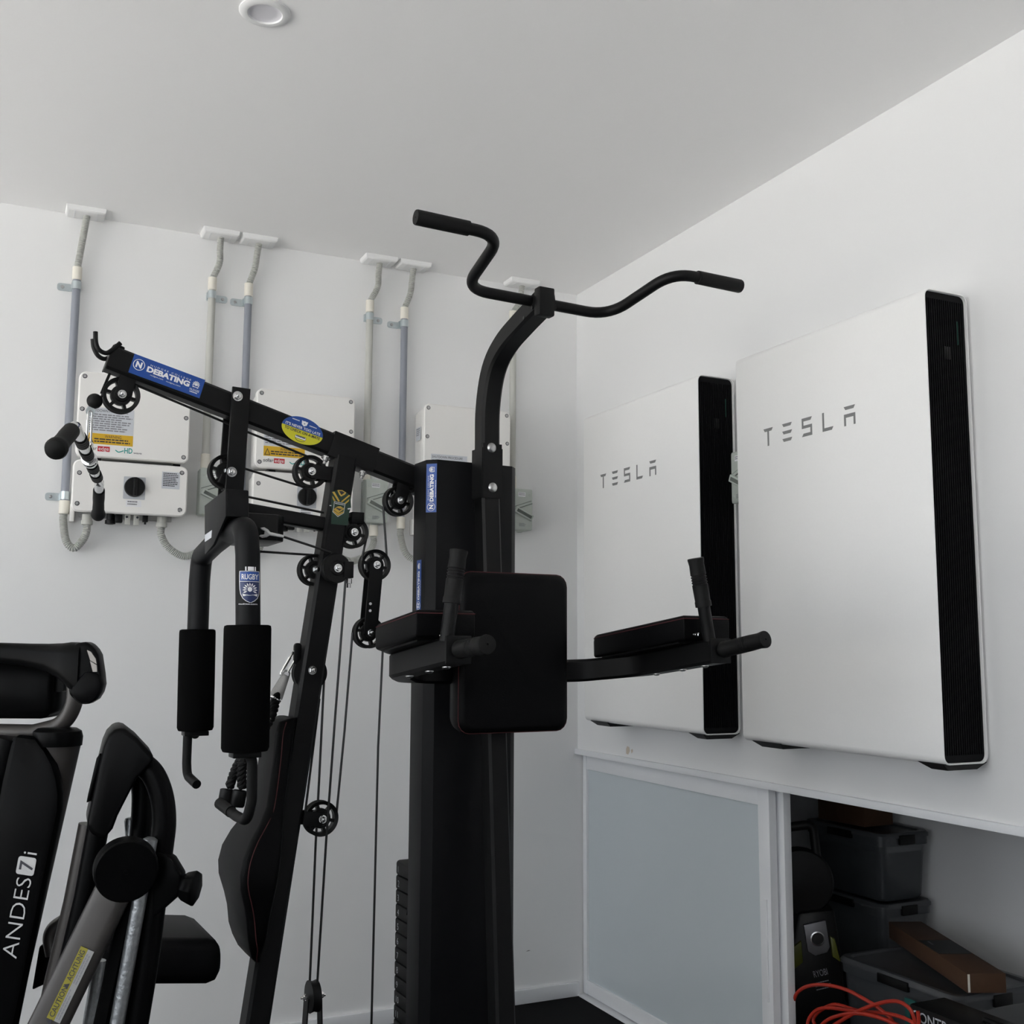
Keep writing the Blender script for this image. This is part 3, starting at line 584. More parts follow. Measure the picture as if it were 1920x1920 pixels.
# ---- weight stack and guide rods
zt, ph = .824, .0347
for i in range(22):
    z1 = zt-i*ph; r_ = .018
    ol = [G(.731+r_*.6, -.1, 0), G(.94, -.1, 0), G(.94, .1, 0), G(.731+r_*.6, .1, 0), G(.731, .1-r_, 0), G(.731, -.1+r_, 0)]
    wp = MB().prism([q+Z*(z1-ph+.0012) for q in ol], Z*(ph-.0018)).build('weight_plate', 'rubber', gym, bevel=.0045 if i else .006)
    if i < 14: text(str(i+1), G(.7308, -.068, z1-ph*.74), GE, Z, .0155, 'sil', wp, bold=-.01)
for q in (-.05, .05): MB().tube([G(.86, q, .06), G(.86, q, 1.75)], .0095, 12).build('guide_rod', 'chrome', gym)
MB().lathe(G(.76, -.02, zt+.0003), Z, [(.012, 0), (.012, .0006), (0, .0006)], 16).build('plate_hole', 'cable', gym)
MB().tube(spline([gp(772, 1630, .02), gp(770, 1670, .025), gp(766, 1700, .02), gp(763, 1714, 0)]), .003, 8).build('pin_cord', 'cable', gym)
# ---- shroud
so = [(.714, .035), (.714, .109), (.735, .13), (.945, .13), (.966, .109), (.966, .035)]; si = [(.963, .035), (.963, .1075), (.944, .127), (.736, .127), (.717, .1075), (.717, .035)]
MB().prism([G(s_, e_, .08) for s_, e_ in so+si], Z*1.745).build('shroud', 'blackside', gym, bevel=.0008)
gb([G(.9, -.05, 0), G(.9, -.05, 1.80)], .05, .05, GE, 'rear_upright')
MB().box(G(.84, 0, 1.775), .12, .035, .02, (GD, GE, Z)).build('stack_header', 'black', gym, bevel=.002)
# ---- dip tower post and pull-up bar
gb([G(.850, .312, 0), G(.850, .175, 1.755)], .05, .05, GD, 'tower_post')
fe = spline([V((.2, 1.70, 0)), V((.2, 1.86, 0)), V((.202, 1.955, 0)), V((.228, 2.034, 0)), V((.283, 2.077, 0)), V((.365, 2.104, 0)), V((.475, 2.132, 0))], 6)
cp = []
for i, p in enumerate(fe):
    t_ = (fe[min(i+1, len(fe)-1)]-fe[max(i-1, 0)]).normalized(); n_ = V((-t_.y, t_.x, 0)); q = p+n_*.025; cp.append(G(.850, q.x, q.y))
gb(cp, .05, .05, GD, 'curved_post')
MB().box(G(.850, .2025, 1.795), .026, .0025, .068, (GD, GE, Z)).box(G(.8235, .176, 1.79), .0022, .028, .062, (GD, GE, Z)).box(G(.8765, .176, 1.79), .0022, .028, .062, (GD, GE, Z)).build('joint_bracket', 'black', gym)
bolt(gp(922, 839.5, .2055), GE, .0105, dome=True); bolt(gp(924, 914, .2055), GE, .0105, dome=True)
kx = V((0, 0, 0)); ax1 = (cp[-1]-cp[-3]).normalized()
ct_, cb_ = gp(1012, 537.5, .48).z, gp(1015, 591, .48).z; ca_, cc_ = gp(1011, 563, .487), gp(1040.5, 567, .487)
MB().box(G(0, -.012, 0)-GO+V(((ca_.x+cc_.x)/2, (ca_.y+cc_.y)/2, (ct_+cb_)/2)), (cc_-ca_).length/2, .013, (ct_-cb_)/2, (GD, GE, Z)).build('bar_clamp', 'black', gym, bevel=.004)
bp = [gp(783, 407.5, .64), gp(940, 442, .64), gp(872, 541, .44), gp(1141, 592, .44), gp(1262.5, 510.6, .64), gp(1386, 536.5, .64)]
MB().tube(fillet(bp, [0, .065, .065, .08, .075, 0], 9), .0127, 16).build('pull_up_bar', 'black', gym)
for q0, q1 in (((879, 428.5), (779, 407)), ((1307, 520), (1388, 537))):
    p, r = gp(*q0, .64), gp(*q1, .64); L_ = (r-p).length
    g_ = MB().lathe(p, r-p, [(.0130, 0), (.0156, .001), (.0159, L_-.003), (.0149, L_), (.002, L_), (.002, L_-.004)], 24).build('bar_grip', 'rubber', gym)
for q in ((.824, .41, 2.125), (.824, .45, 2.138)): MB().lathe(G(*q), -GD, [(.004, 0), (.004, .001), (0, .001)], 10).build('post_hole', 'cable', gym)
# ---- dip station: U frame, backrest, arm pads, handles
def UZ(e): return 1.306+(e-.27)*.12
up_ = [(.525, .70), (.525, .415), (.60, .29), (.75, .262), (.85, .255), (.92, .262), (1.07, .29), (1.148, .415), (1.148, .70)]
MB().bar(fillet([G(s_, e_, UZ(e_)) for s_, e_ in up_], [0, .12, .1, .1, .1, .1, .1, .12, 0], 6), .053, .05, Z).build('dip_frame', 'black', gym)
MB().loft([[p for p in rrect(G(.840, e_, 1.352), GD, Z, .283-2*k, .364-2*k, .028)] for e_, k in ((.285, .012), (.292, .004), (.315, .0), (.338, .0), (.348, .004), (.352, .014))]).build('backrest', 'vinyl', gym, angle=50)
MB().loft([[p for p in rrect(G(.840, e_, 1.352), GD, Z, .265, .345, .025)] for e_ in (.278, .2855)]).build('backrest_board', 'plastic', gym)
MB().tube([p for p in rrect(G(.840, .3405, 1.352), GD, Z, .2822, .3632, .028)], .0011, 6, closed=True).build('stitching', 'stitch', gym)
def armpad(sg):
    c0 = .836; f = lambda s_, e_, dz: G(c0+sg*s_, e_, UZ(e_)+.0265+dz)
    ol = [(-.252, .655), (-.378, .655), (-.38, .45), (-.352, .412), (-.265, .315), (-.246, .30), (-.238, .32), (-.246, .5)]
    rings = []
    for dz, k in ((.002, .006), (.007, .001), (.04, 0), (.051, .003), (.056, .010)):
        cx_ = sum(a for a, _ in ol)/len(ol); cy_ = sum(b for _, b in ol)/len(ol)
        rings.append([f(cx_+(a-cx_)*(1-k*8), cy_+(b-cy_)*(1-k*3), dz) for a, b in ol])
    MB().loft(rings).build('arm_pad', 'vinyl', gym, bevel=.004, angle=50)
    st = [f(cx_+(a-cx_)*.985, cy_+(b-cy_)*.995, .0485) for a, b in ol]
    MB().tube(st, .0011, 6, closed=True).build('stitching', 'stitch', gym)
    br = MB().loft([[f(cx_+(a-cx_)*.8, cy_+(b-cy_)*.85, d) for a, b in ol] for d in (-.002, .003)]); br.build('pad_board', 'plastic', gym)
    for e_ in (.47, .57, .65): MB().lathe(G(c0+sg*-.311, e_, UZ(e_)-.0265), -Z, [(.009, -.001), (.009, .001), (.006, .004), (0, .005)], 14).build('bolt', 'steel', gym)
armpad(1); armpad(-1)
def griplathe(p, r, R_, name='handle_grip', flare=1.0):
    d = r-p; L_ = d.length
    prof = [(R_*.86, -.0005), (R_*1.03, 0), (R_*1.03, L_*.1)]
    prof += [(R_*.97, L_*.12), (R_, L_*.4)]
    for k in range(4):
        q = L_*(.45+.055*k); prof += [(R_, q), (R_*.9, q+.0012), (R_*.9, q+.003), (R_, q+.0042)]
    prof += [(R_*.98, L_*.72), (R_*.95, L_*.86), (R_*1.05*flare, L_*.97), (R_*1.02*flare, L_*.995), (R_*.9, L_), (.002, L_), (.0018, L_-.004)]
    return MB().lathe(p, d, prof, 24).build(name, 'rubber', gym)
for x0, y0, x1, y1 in ((838, 1195, 860.5, 1031.5), (1329, 1194, 1304, 1046.5)):
    p, r = gp(x0, y0, .685), gp(x1, y1, .685); d = r-p
    MB().tube([p-d*.05, p+d*.45], .0138, 14).build('upright_handle', 'black', gym); griplathe(p+d*.385, r, .0172)
for x0, y0, x1, y1, s_ in ((848, 1217, 914, 1208, .525), (1338, 1217, 1436, 1198.5, 1.148)):
    p = G(s_, .695, UZ(.695)); r = gp(x1, y1, .828)
    MB().tube([p, p.lerp(r, .4)], .0138, 14).build('forward_handle', 'black', gym); griplathe(p.lerp(r, .12), r, .0172)
for s_ in (.525, 1.148): MB().box(G(s_, .703, UZ(.70)), .0265, .003, .0265, (GD, GE, Z)).build('end_plate', 'black', gym, bevel=.001)
bolt(gp(1308, 1190, .66), -GD, .004); bolt(gp(835, 1192, .66), -GD, .004)
# ---- sculpted back cushion on the front upright, and the seat
pz = [(1.197, .052, .405, .0), (1.188, .062, .376, 0), (1.16, .066, .368, 0), (1.10, .07, .363, 0), (1.0, .076, .35, 0), (.965, .085, .333, 0), (.93, .099, .309, 0), (.895, .109, .292, 0), (.86, .113, .285, 0), (.83, .112, .287, 0), (.79, .104, .299, 0), (.76, .099, .306, 0), (.72, .098, .311, 0), (.695, .088, .318, 0), (.672, .068, .328, 0), (.657, .046, .341, 0), (.65, .026, .352, 0)]
rings = []; stl = []
for z_, w_, sf, _ in pz:
    sb = max(US(z_)-.031, sf+.008); rr_ = min(.014, (sb-sf)*.45)
    c_ = G((sf+sb)/2, 0, z_); rings.append(rrect(c_, GE, GD, 2*w_, sb-sf, min(rr_, w_*.6), 4)); stl.append(G(sf+rr_*1.1, w_+.0004, z_))
MB().loft(rings).build('back_cushion', 'vinyl', gym, angle=60)
MB().tube(spline(stl[1:-1], 4), .0011, 6).build('stitching', 'stitch', gym)
sr_ = []
for s_, k in ((-.03, .02), (-.025, .008), (-.01, 0), (.215, 0), (.235, .006), (.245, .018)):
    sr_.append(rrect(G(s_, 0, .692-(s_-.22)*.13), GE, Z, .27-2*k, .094-2*k, .024, 4))
MB().loft(sr_).build('seat', 'vinyl', gym, angle=60)
gb([G(.04, 0, .66), G(.04, 0, .03)], .05, .05, GE, 'seat_post')
# ---- base on the floor
gb([G(-.25, 0, .03), G(1.0, 0, .03)], .06, .06, GE, 'base_beam')
for s_, a_, b2 in ((-.22, -.3, .3), (.95, -.35, .35)): gb([G(s_, a_, .03), G(s_, b2, .03)], .06, .06, GD, 'base_foot')
gb([G(.85, 0, .03), G(.85, .75, .03)], .06, .06, GD, 'tower_foot'); gb([G(.6, .72, .03), G(1.1, .72, .03)], .06, .06, GE, 'tower_foot')
MB().prism(rrect(gp(559, 1226, .006), GD, Z, .018, .052, .008), -GE*.012).build('eye_plate', 'black', gym, bevel=.002)
# ---- stickers on the gym
ndx = (bd - GE*bd.dot(GE)).normalized()
EB = .0259
def bs(x, y, k=0): return gp(x, y, EB+k)
TLs, TRs, BLs = bs(252.5, 663), bs(385, 712.5), bs(240, 699)
sx_ = (TRs-TLs).normalized(); sy_ = GE.cross(sx_); wS = (TRs-TLs).length; hS = .0465
st = MB().prism([TLs, TRs, TRs-sy_*hS, TLs-sy_*hS], -GE*.0006).build('sticker', 'blue', gym, smooth=False, label='blue DEBATING sticker on the sloping beam')
def S(u, v, k=.0004): return TLs+sx_*(u*wS)-sy_*(v*hS)+GE*k
cN = S(.1, .46); rN = .0125
MB().tube([cN+(sx_*math.cos(q)+sy_*math.sin(q))*rN for q in [2*math.pi*k/32 for k in range(32)]], .0008, 6, closed=True).build('ring', 'wht', st)
text('N', cN-sy_*.0063, sx_, sy_, .0128, 'wht', st, align='CENTER', bold=.055)
text('NUDGEE COLLEGE', S(.245, .31), sx_, sy_, .0036, 'wht', st, width=.57*wS, space=1.5)
text('DEBATING', S(.215, .63), sx_, sy_, .0118, 'wht', st, width=.60*wS, bold=.05)
text('nudgee.com', S(.28, .78), sx_, sy_, .0033, 'wht', st, width=.18*wS); text('nudgee.com', S(.505, .80), sx_, sy_, .0033, 'wht', st, width=.2*wS)
def crest(c, xd, yd, r, parent, m='wht', fn=None):
    mb = MB(); nrm = xd.cross(yd)
    for i in range(9):
        q = math.radians(-20+220*i/8); d = xd*math.cos(q)+yd*math.sin(q); p = d.cross(nrm)
        mb.prism([c+d*r*.25, c+d*r*.7+p*r*.13, c+d*r, c+d*r*.7-p*r*.13], nrm*.0003)
    mb.prism([c+(xd*math.cos(q)+yd*math.sin(q))*r*.36 for q in [2*math.pi*k/14 for k in range(14)]], nrm*.0003)
    mb.prism([c+xd*r*a+yd*r*b for a, b in ((-.8, -.5), (-.3, -.62), (.3, -.62), (.8, -.5), (.7, -.85), (0, -.75), (-.7, -.85))], nrm*.0003)
    return mb.build('crest', m, parent, smooth=False)
crest(S(.90, .40), sx_, sy_, .0092, st)
text('NUDGEE', S(.90, .76), sx_, sy_, .0052, 'wht', st, align='CENTER', width=.135*wS)
lines(MB(), S(.84, .8), sx_, sy_, .11*wS, .004, 1).build('small_print', 'wht', st, smooth=False)
# oval sticker
oc = bs(567.2, 807.4); pa_ = [(oc+(sx_*.0530*math.cos(q)+sy_*.0325*math.sin(q))) for q in [math.pi*k/24 for k in range(49)]]
ov = MB().prism(pa_[:25], -GE*.0007).build('sticker', 'blue', gym, smooth=False, label='oval blue and yellow sticker on the sloping beam')
MB().prism(pa_[24:49], -GE*.0007).build('sticker_half', 'yel', ov, smooth=False)
def O_(u, v, k=.0003): return oc+sx_*u+sy_*v+GE*k
text("IT'S NEVER TOO LATE", O_(-.0005, .0025), sx_, sy_, .0062, 'wht', ov, align='CENTER', width=.090, bold=.02)
text('TO CHECK ON A MATE', O_(0.001, -.0085), sx_, sy_, .0066, 'ink', ov, align='CENTER', width=.092, bold=.02)
MB().prism([O_(a, b) for a, b in ((-.008, .0245), (-.0045, .0232), (0, .0245), (.0045, .0232), (.008, .0245), (.0065, .015), (0, .0108), (-.0065, .015))], GE*.0003).build('shield', 'wht', ov, smooth=False)
MB().prism(rrect(O_(0, .0178, .0007), sx_, sy_, .003, .003, .001), GE*.0003).build('shield_mark', 'inkg', ov, smooth=False)
lines(MB(), O_(-.032, .0205), sx_, sy_, .02, .002, 1, 1).build('small_print', 'wht', ov, smooth=False); lines(MB(), O_(.013, .0175), sx_, sy_, .02, .002, 1, 1).build('small_print', 'wht', ov, smooth=False)
MB().prism(rrect(O_(0, -.0185), sx_, sy_, .028, .0075, .0012), GE*.0002).build('badge_edge', 'ink', ov, smooth=False)
MB().prism(rrect(O_(0, -.0185, .0006), sx_, sy_, .0265, .006, .001), GE*.0002).build('badge', 'wht', ov, smooth=False)
lines(MB(), O_(-.0115, -.0165, .001), sx_, sy_, .023, .004, 1, .8, 0).build('small_print', 'dblue', ov, smooth=False)
MB().tube([O_(.012*math.cos(q), -.0225+.0055*math.sin(q)) for q in [math.pi+math.pi*k/10 for k in range(11)]], .0006, 5).build('badge_smile', 'ink', ov)
# jersey sticker on the upright
def J(x, y, k=0): return gp(600+x/19.2, 900+y/19.2, .0306+k)
js = MB().prism([J(*q) for q in ((430, 420), (620, 360), (940, 440), (1095, 560), (1120, 980), (1040, 1200), (1000, 1640), (400, 1580), (430, 1100), (400, 900))], -GE*.0004).build('sticker', 'green', gym, smooth=False, label='green and gold jersey sticker on the leaning upright')
def jp(pts, m, k=.0004, name='print'): MB().prism([J(x, y, k) for x, y in pts], GE*.0002).build(name, m, js, smooth=False)
jp([(625, 370), (660, 360), (800, 365), (945, 455), (890, 530), (760, 595), (690, 530)], 'gold'); jp([(680, 395), (790, 395), (890, 450), (770, 540)], 'ink', .0008)
for q in ([(440, 430), (520, 420), (720, 770), (655, 775)], [(750, 780), (1040, 535), (1090, 562), (800, 800)], [(445, 580), (470, 590), (565, 750), (500, 755), (455, 660)], [(880, 830), (1050, 690), (1040, 760), (930, 860)]): jp(q, 'gold')
jp([(990, 1020), (1150, 1000), (1130, 1050), (1000, 1062)], 'wht'); jp([(350, 900), (420, 915), (400, 940), (340, 930)], 'wht')
jp([(510, 770), (910, 850), (860, 1195), (640, 1328), (450, 1145), (485, 1000)], 'wht', .0006); jp([(525, 790), (890, 862), (845, 1185), (640, 1305), (468, 1138), (500, 1000)], 'green', .0010)
jp([(545, 830), (860, 890), (858, 910), (545, 852)], 'wht', .0014)
jp([(480, 1060), (560, 1000), (640, 950), (740, 945), (800, 990), (870, 1020), (868, 1050), (660, 1195)], 'gold', .0014); jp([(480, 1090), (660, 1210), (858, 1120), (850, 1170), (645, 1285), (475, 1135)], 'gold', .0014)
jp([(570, 1030), (620, 1000), (700, 1030), (760, 1040), (850, 1020), (760, 1060), (700, 1105), (640, 1060)], 'ink', .0018)
# vertical stickers on the shroud
cx0, cx1 = G(.7140, .1095, 0), G(.7350, .1305, 0); chx = (cx1-cx0).normalized(); chn = Z.cross(chx)*1.0
if chn.dot(GE) < 0: chn = -chn
def vstick(o, w, h, xdir, nrm, lab):
    s1 = MB().prism([o, o+xdir*w, o+xdir*w+Z*h, o+Z*h], nrm*.0005).build('sticker', 'blue', gym, smooth=False, label=lab)
    q = lambda u, v: o+xdir*(u*w)+Z*(v*h)+nrm*.0009
    c = q(.5, .11); r = w*.36
    MB().tube([c+(xdir*math.cos(a)+Z*math.sin(a))*r for a in [2*math.pi*k/24 for k in range(24)]], .0006, 5, closed=True).build('ring', 'wht', s1)
    text('N', c+xdir*r*.5, Z, -xdir, r*1.0, 'wht', s1, align='CENTER', bold=.05)
    text('DEBATING', q(.70, .22), Z, -xdir, w*.33, 'wht', s1, width=h*.56, bold=.05)
    text('NUDGEE COLLEGE', q(.26, .25), Z, -xdir, w*.1, 'wht', s1, width=h*.5, space=1.4)
    lines(MB(), q(.88, .3), Z, -xdir, h*.4, w*.1, 1).build('small_print', 'wht', s1, smooth=False)
    crest(q(.52, .88), Z, -xdir, w*.3, s1)
def lineplane(o, x, n): return o
za, zb2 = gp(814, 961, .12).z, gp(814, 870, .12).z
vstick(V((cx0.x, cx0.y, 0))+chx*.001+chn*.0004+Z*za, .0275, zb2-za, chx, chn, 'blue DEBATING sticker at the top of the weight tower')
za, zb2 = gp(789, 1146, .08).z, gp(789, 1050, .08).z
vstick(G(.7136, .062, za), .0275, zb2-za, GE, -GD, 'blue DEBATING sticker lower on the side of the weight tower')
# rugby shield wrapped on the near press arm
f_ = V((CAM.x, CAM.y, 0))-V((pa[0].x, pa[0].y, 0)); f_.normalize(); g_ = V((-f_.y, f_.x, 0))
A0, A1 = pa[0], pa[1]
def wrapP(x, y, k=.0004):
    P = hit(464.5, y, GE, GO.dot(GE)+.25); t_ = (P.z-A0.z)/(A1.z-A0.z); A = A0.lerp(A1, t_); R_ = .0262+k; q = (x-464.8)/23.6
    q = max(-.98, min(.98, q)); a = math.asin(q); return A+f_*(R_*math.cos(a))+g_*(R_*math.sin(a))
def wshape(rows, m, parent, name, k, label=None):
    mb = MB(); n = 10; g = []
    for y, xl, xr in rows: g.append([wrapP(xl+(xr-xl)*i/n, y, k) for i in range(n+1)])
    vs = [p for r in g for p in r]; mb.add(vs, [(r*(n+1)+i, r*(n+1)+i+1, (r+1)*(n+1)+i+1, (r+1)*(n+1)+i) for r in range(len(g)-1) for i in range(n)])
    return mb.build(name, m, parent, label=label)
sh = [(1072, 449.5, 486), (1080, 449, 486.5), (1092, 449, 486.5), (1105, 449.5, 486.3), (1115, 451, 485.5), (1123, 455, 482.5), (1128, 461, 477), (1131, 468, 471)]
rg = wshape([(y, a, b) for y, a, b in sh], 'wht', gym, 'sticker', .0004, 'blue RUGBY shield sticker on the near press arm')
wshape([(y+(.9 if y < 1075 else -.6), a+1.2, b-1.2) for y, a, b in sh], 'dblue', rg, 'shield', .0008)
wshape([(1073.5, 451, 485), (1090, 451, 485)], 'blue', rg, 'shield_band', .0011)
wshape([(1091, 451, 485), (1092, 451, 485)], 'wht', rg, 'shield_line', .0013)
for a, b in ((460, 462.5), (465, 476), (477.5, 479.5)): wshape([(1064, a, b), (1071.5, a, b)], 'wht', rg, 'stripe', .0008)
def wtext(s, xc, yb, hpx, wpx, m, k=.0014):
    o = text(s, (0, 0, 0), (1, 0, 0), (0, 1, 0), 1, m, rg, align='CENTER', bold=.02); base = root_of(gym)
    xs = [v.co.x+base.x for v in o.data.vertices]; sc_ = wpx/(max(xs)-min(xs))
    for v in o.data.vertices: v.co = wrapP(xc+(v.co.x+base.x)*sc_, yb-(v.co.y+base.y)*hpx, k)-base
wtext('RUGBY', 468.3, 1087.5, 9.6, 30, 'wht')
mb = MB()
for i in range(11):
    q = math.radians(-25+230*i/10); c = (468.5, 1107); d = (math.cos(q), -math.sin(q)); e2 = (-d[1], d[0])
    mb.add([wrapP(c[0]+d[0]*r+e2[0]*s_, c[1]+d[1]*r+e2[1]*s_, .0013) for r, s_ in ((5, 0), (10, 1.4), (13.5, 0), (10, -1.4))], [(0, 1, 2, 3)])
mb.add([wrapP(468.5+4.2*math.cos(q), 1106+4.6*math.sin(q), .0013) for q in [2*math.pi*k/12 for k in range(12)]], [tuple(range(12))])
mb.add([wrapP(x, y, .0013) for x, y in ((455, 1114), (462, 1116), (475, 1116), (482, 1114), (481, 1119), (468, 1117.5), (456, 1119))], [tuple(range(7))])
mb.build('crest', 'wht', rg, smooth=False)
wtext('nudgee.com', 465, 1134.5, 2.6, 34, 'wht', .0006)

# ================================================================== things hanging on the gym
# stop ball, clip and curl bar
MB().ball(gp(177.5, 752, 0), .0172).build('stop_ball', 'rubber', gym)
def clip(name, a, b, label, r=.0026, wd=.0085):
    a, b = V(a), V(b); d = (b-a); L_ = d.length; d.normalize(); n = GE if abs(d.dot(GE)) < .9 else Z; x = d.cross(n).normalized()
    t = thing(name, b, label, 'clip'); c = (a+b)/2
    pts = [c + d*((L_/2-wd/2)*(1 if math.cos(q) > 0 else -1)+wd/2*math.cos(q)) + x*wd/2*math.sin(q) for q in [2*math.pi*k/24 for k in range(24)]]
    MB().tube(pts, r, 10, closed=True).build('ring', 'chrome', t)
    MB().tube([c+d*L_*.25+x*wd*.5, c-d*L_*.2+x*wd*.5], r*1.35, 10).build('gate', 'chrome', t)
    return t
ck = clip('snap_hook', gp(169, 771, 0), gp(166.5, 830, 0), 'chrome snap hook holding the curl bar below the ball')
MB().lathe(gp(169.5, 771, 0), GE, [(.0045, -.002), (.010, -.002), (.010, .002), (.0045, .002)], 20).build('eye_ring', 'zinc', ck)
cbb = thing('curl_bar', gp(172, 858, 0), 'chrome curl bar with black grips hanging at the far left', 'bar')
def dp(x, y, d): return CAM+ray(x, y)*d
b0, b1, b2_, b3 = dp(104, 843, 2.06), dp(141, 799, 2.2), dp(186, 905, 2.82), dp(184, 966, 2.98)
MB().tube(fillet([b0.lerp(b1, .5), b1, b2_, b2_.lerp(b3, .4)], [0, .05, .05, 0], 8), .0118, 18).build('bar', 'chrome', cbb)
for p, r, R_ in ((b0.lerp(b1, .80), b0, .0172), (b2_.lerp(b3, .22), b3, .0152)):
    d = r-p; L_ = d.length
    MB().lathe(p, d, [(R_*.8, 0), (R_*.97, .002), (R_*1.0, L_*.3), (R_*.95, L_*.5), (R_*1.0, L_*.7), (R_*1.02, L_-R_*1.5), (R_*1.2, L_-R_*.9), (R_*1.25, L_-R_*.3), (R_*1.1, L_+R_*.2), (R_*.6, L_+R_*.5), (0, L_+R_*.55)], 26).build('grip', 'rubber', cbb)
for f0, f1 in ((.16, .27), (.36, .47), (.62, .72), (.80, .90)):
    p, r = b1.lerp(b2_, f0), b1.lerp(b2_, f1); d = r-p; L_ = d.length; pr = [(.0115, 0)]
    for k in range(4): pr += [(.0142, L_*(k+.15)/4), (.0142, L_*(k+.7)/4), (.0125, L_*(k+.85)/4)]
    MB().lathe(p, d, pr+[(.0115, L_)], 20).build('knurl_sleeve', 'rubber', cbb)
cm = b1.lerp(b2_, .53); cd_ = (b2_-b1).normalized()
MB().lathe(cm-cd_*.022, cd_, [(.012, 0), (.0172, .001), (.0172, .014), (.015, .016), (.015, .028), (.0172, .030), (.0172, .043), (.012, .044)], 24).build('swivel_collar', 'chrome', cbb)
pt = gp(169, 835, 0); vv = (pt-cm); 
sd = cd_.cross(vv).normalized()
MB().prism([cm+sd.cross(vv).normalized()*.012, pt+sd.cross(vv).normalized()*.009, pt+vv.normalized()*.008, pt-sd.cross(vv).normalized()*.009, cm-sd.cross(vv).normalized()*.012], sd*.004).build('hanger_plate', 'chrome', cbb, bevel=.001)
# spanner lying on the cam block
w0, w1 = gp(497, 999, .1), gp(521, 1003.5, .1)
sp = thing('spanner', (w0+w1)/2-Z*.01, 'small steel open-ended spanner on the press cam', 'tool')
wd_ = (w1-w0).normalized(); wn = GE.cross(wd_); 
jaw = [(-.001, .004), (-.009, .006), (-.012, .0095), (-.004, .0125), (.006, .009), (.012, .004), (.045, .003), (.045, -.003), (.012, -.004), (.006, -.009), (-.004, -.0125), (-.012, -.0095), (-.009, -.006), (-.001, -.004)]
MB().prism([w0+wd_*a+wn*b for a, b in jaw], -GE*.004).build('body', 'steel', sp, bevel=.0006)
# rope on its own clip
c2 = clip('snap_hook', gp(556, 1222, 0), gp(529, 1268, 0), 'chrome snap hook holding the triceps rope on the leaning upright', .003, .014)
rp = thing('triceps_rope', gp(440, 1490, .05), 'black twisted triceps rope hanging behind the near foam roller', 'rope')
h0, h1 = gp(535, 1267, .0), gp(517, 1306, .02)
hd = (h1-h0).normalized(); hs = GE.cross(hd)
MB().prism([h0-hd*.012+hs*.009, h0-hd*.017, h0-hd*.012-hs*.009, h1-hs*.018, h1+hd*.004, h1+hs*.018], GE*.004).build('swivel_plate', 'steel', rp, bevel=.001)
MB().lathe(h0-hd*.004+GE*.0005, GE, [(.006, 0), (.006, .0042), (0, .0042)], 16).build('plate_eye', 'wht', rp)
MB().tube([h1+hd*.006+(hs*math.cos(q)+GE*math.sin(q))*.0145 for q in [2*math.pi*k/24 for k in range(24)]], .0028, 8, closed=True).build('rope_ring', 'chrome', rp)
for k_, (ex, ey, oe) in enumerate(((424, 1497, .055), (447, 1499, .075))):
    ph0 = spline([h1-hd*.004, gp(508, 1345, .06), gp(480, 1390, .09), gp(456 if k_ else 448, 1430, oe+.01), gp(ex+6, ey-22, oe)], 12)
    for j in range(3):
        pts = []
        for i, p in enumerate(ph0):
            t_ = (ph0[min(i+1, len(ph0)-1)]-ph0[max(i-1, 0)]).normalized(); u = t_.cross(GE).normalized(); w_ = t_.cross(u); q = i*.95+j*2.094
            pts.append(p+u*math.cos(q)*.0055+w_*math.sin(q)*.0055)
        MB().tube(pts, .0062, 8).build('rope_strand', 'rubber', rp)
    e0 = gp(ex+3, ey-18, oe); e1 = gp(ex-3, ey+14, oe); d = e1-e0
    MB().lathe(e0, d, [(.012, 0), (.0165, .002), (.0165, d.length-.004), (.014, d.length)], 20).build('rope_stop', 'plastic', rp)

#ELLIPTICAL
#ELLIPTICAL
# ================================================================== elliptical trainer (its machine frame faces the camera side of the room)
EN = V((math.sin(YAW), math.cos(YAW), 0)); ER = V((math.cos(YAW), -math.sin(YAW), 0))
def ep(x, y, d=1.72): r = ray(x, y); return CAM + r*(d/r.dot(EN))
base_ = ep(40, 1900, 1.74); el = thing('elliptical_trainer', (base_.x, base_.y, 0), 'grey and black elliptical trainer at the lower left, in front of the gym', 'exercise machine')
def eb(mb, name, m, **k): return mb.build(name, m, el, **k)
def epoly(P, d, vec, name, m, bevel=0, parent=None, **k): return MB().prism([ep(x, y, d) for x, y in P], vec).build(name, m, parent or el, bevel=bevel, **k)
BK = EN*.05 - ER*.022 + Z*.006                     # towards the back of the machine
# mast: an oval bronze column with a dark cover plate on its front
def oval(c, a, b, n=28): return [c + ER*a*math.cos(q) + EN*b*math.sin(q) for q in [2*math.pi*k/n for k in range(n)]]
mt, mb_ = ep(88, 1396, 1.76), ep(-42, 1960, 1.76); md = (mb_-mt).normalized()
mfloor = mt + md*((mt.z-.04)/-md.z)
MB().loft([oval(mt, .052, .036), oval(mfloor, .052, .036)]).build('mast', 'brown', el)
mc = ep(109, 1396, 1.755)
MB().loft([oval(mc-Z*.0015, .0355, .036), oval(mc+Z*.012-ER*.001, .037, .039), oval(mc+Z*.021-ER*.002, .0355, .037), oval(mc+Z*.0255-ER*.003, .029, .03)]).build('mast_cap', 'eblk', el)
cov = [(17, 1381), (30, 1379), (66, 1383), (84, 1408), (98, 1434), (106, 1460), (110, 1490), (109, 1520), (103, 1552), (94, 1592), (60, 1755), (12, 1990), (-112, 1990), (-60, 1760), (-18, 1560), (8, 1420)]
eb(MB().prism([ep(x, y, 1.714) for x, y in cov], EN*.03), 'mast_cover', 'eblk', bevel=.011)
eb(MB().tube([ep(20, 1384, 1.735), ep(-12, 1500, 1.735), ep(-100, 1960, 1.735)], .0225, 18), 'mast_cover_edge', 'eblk')
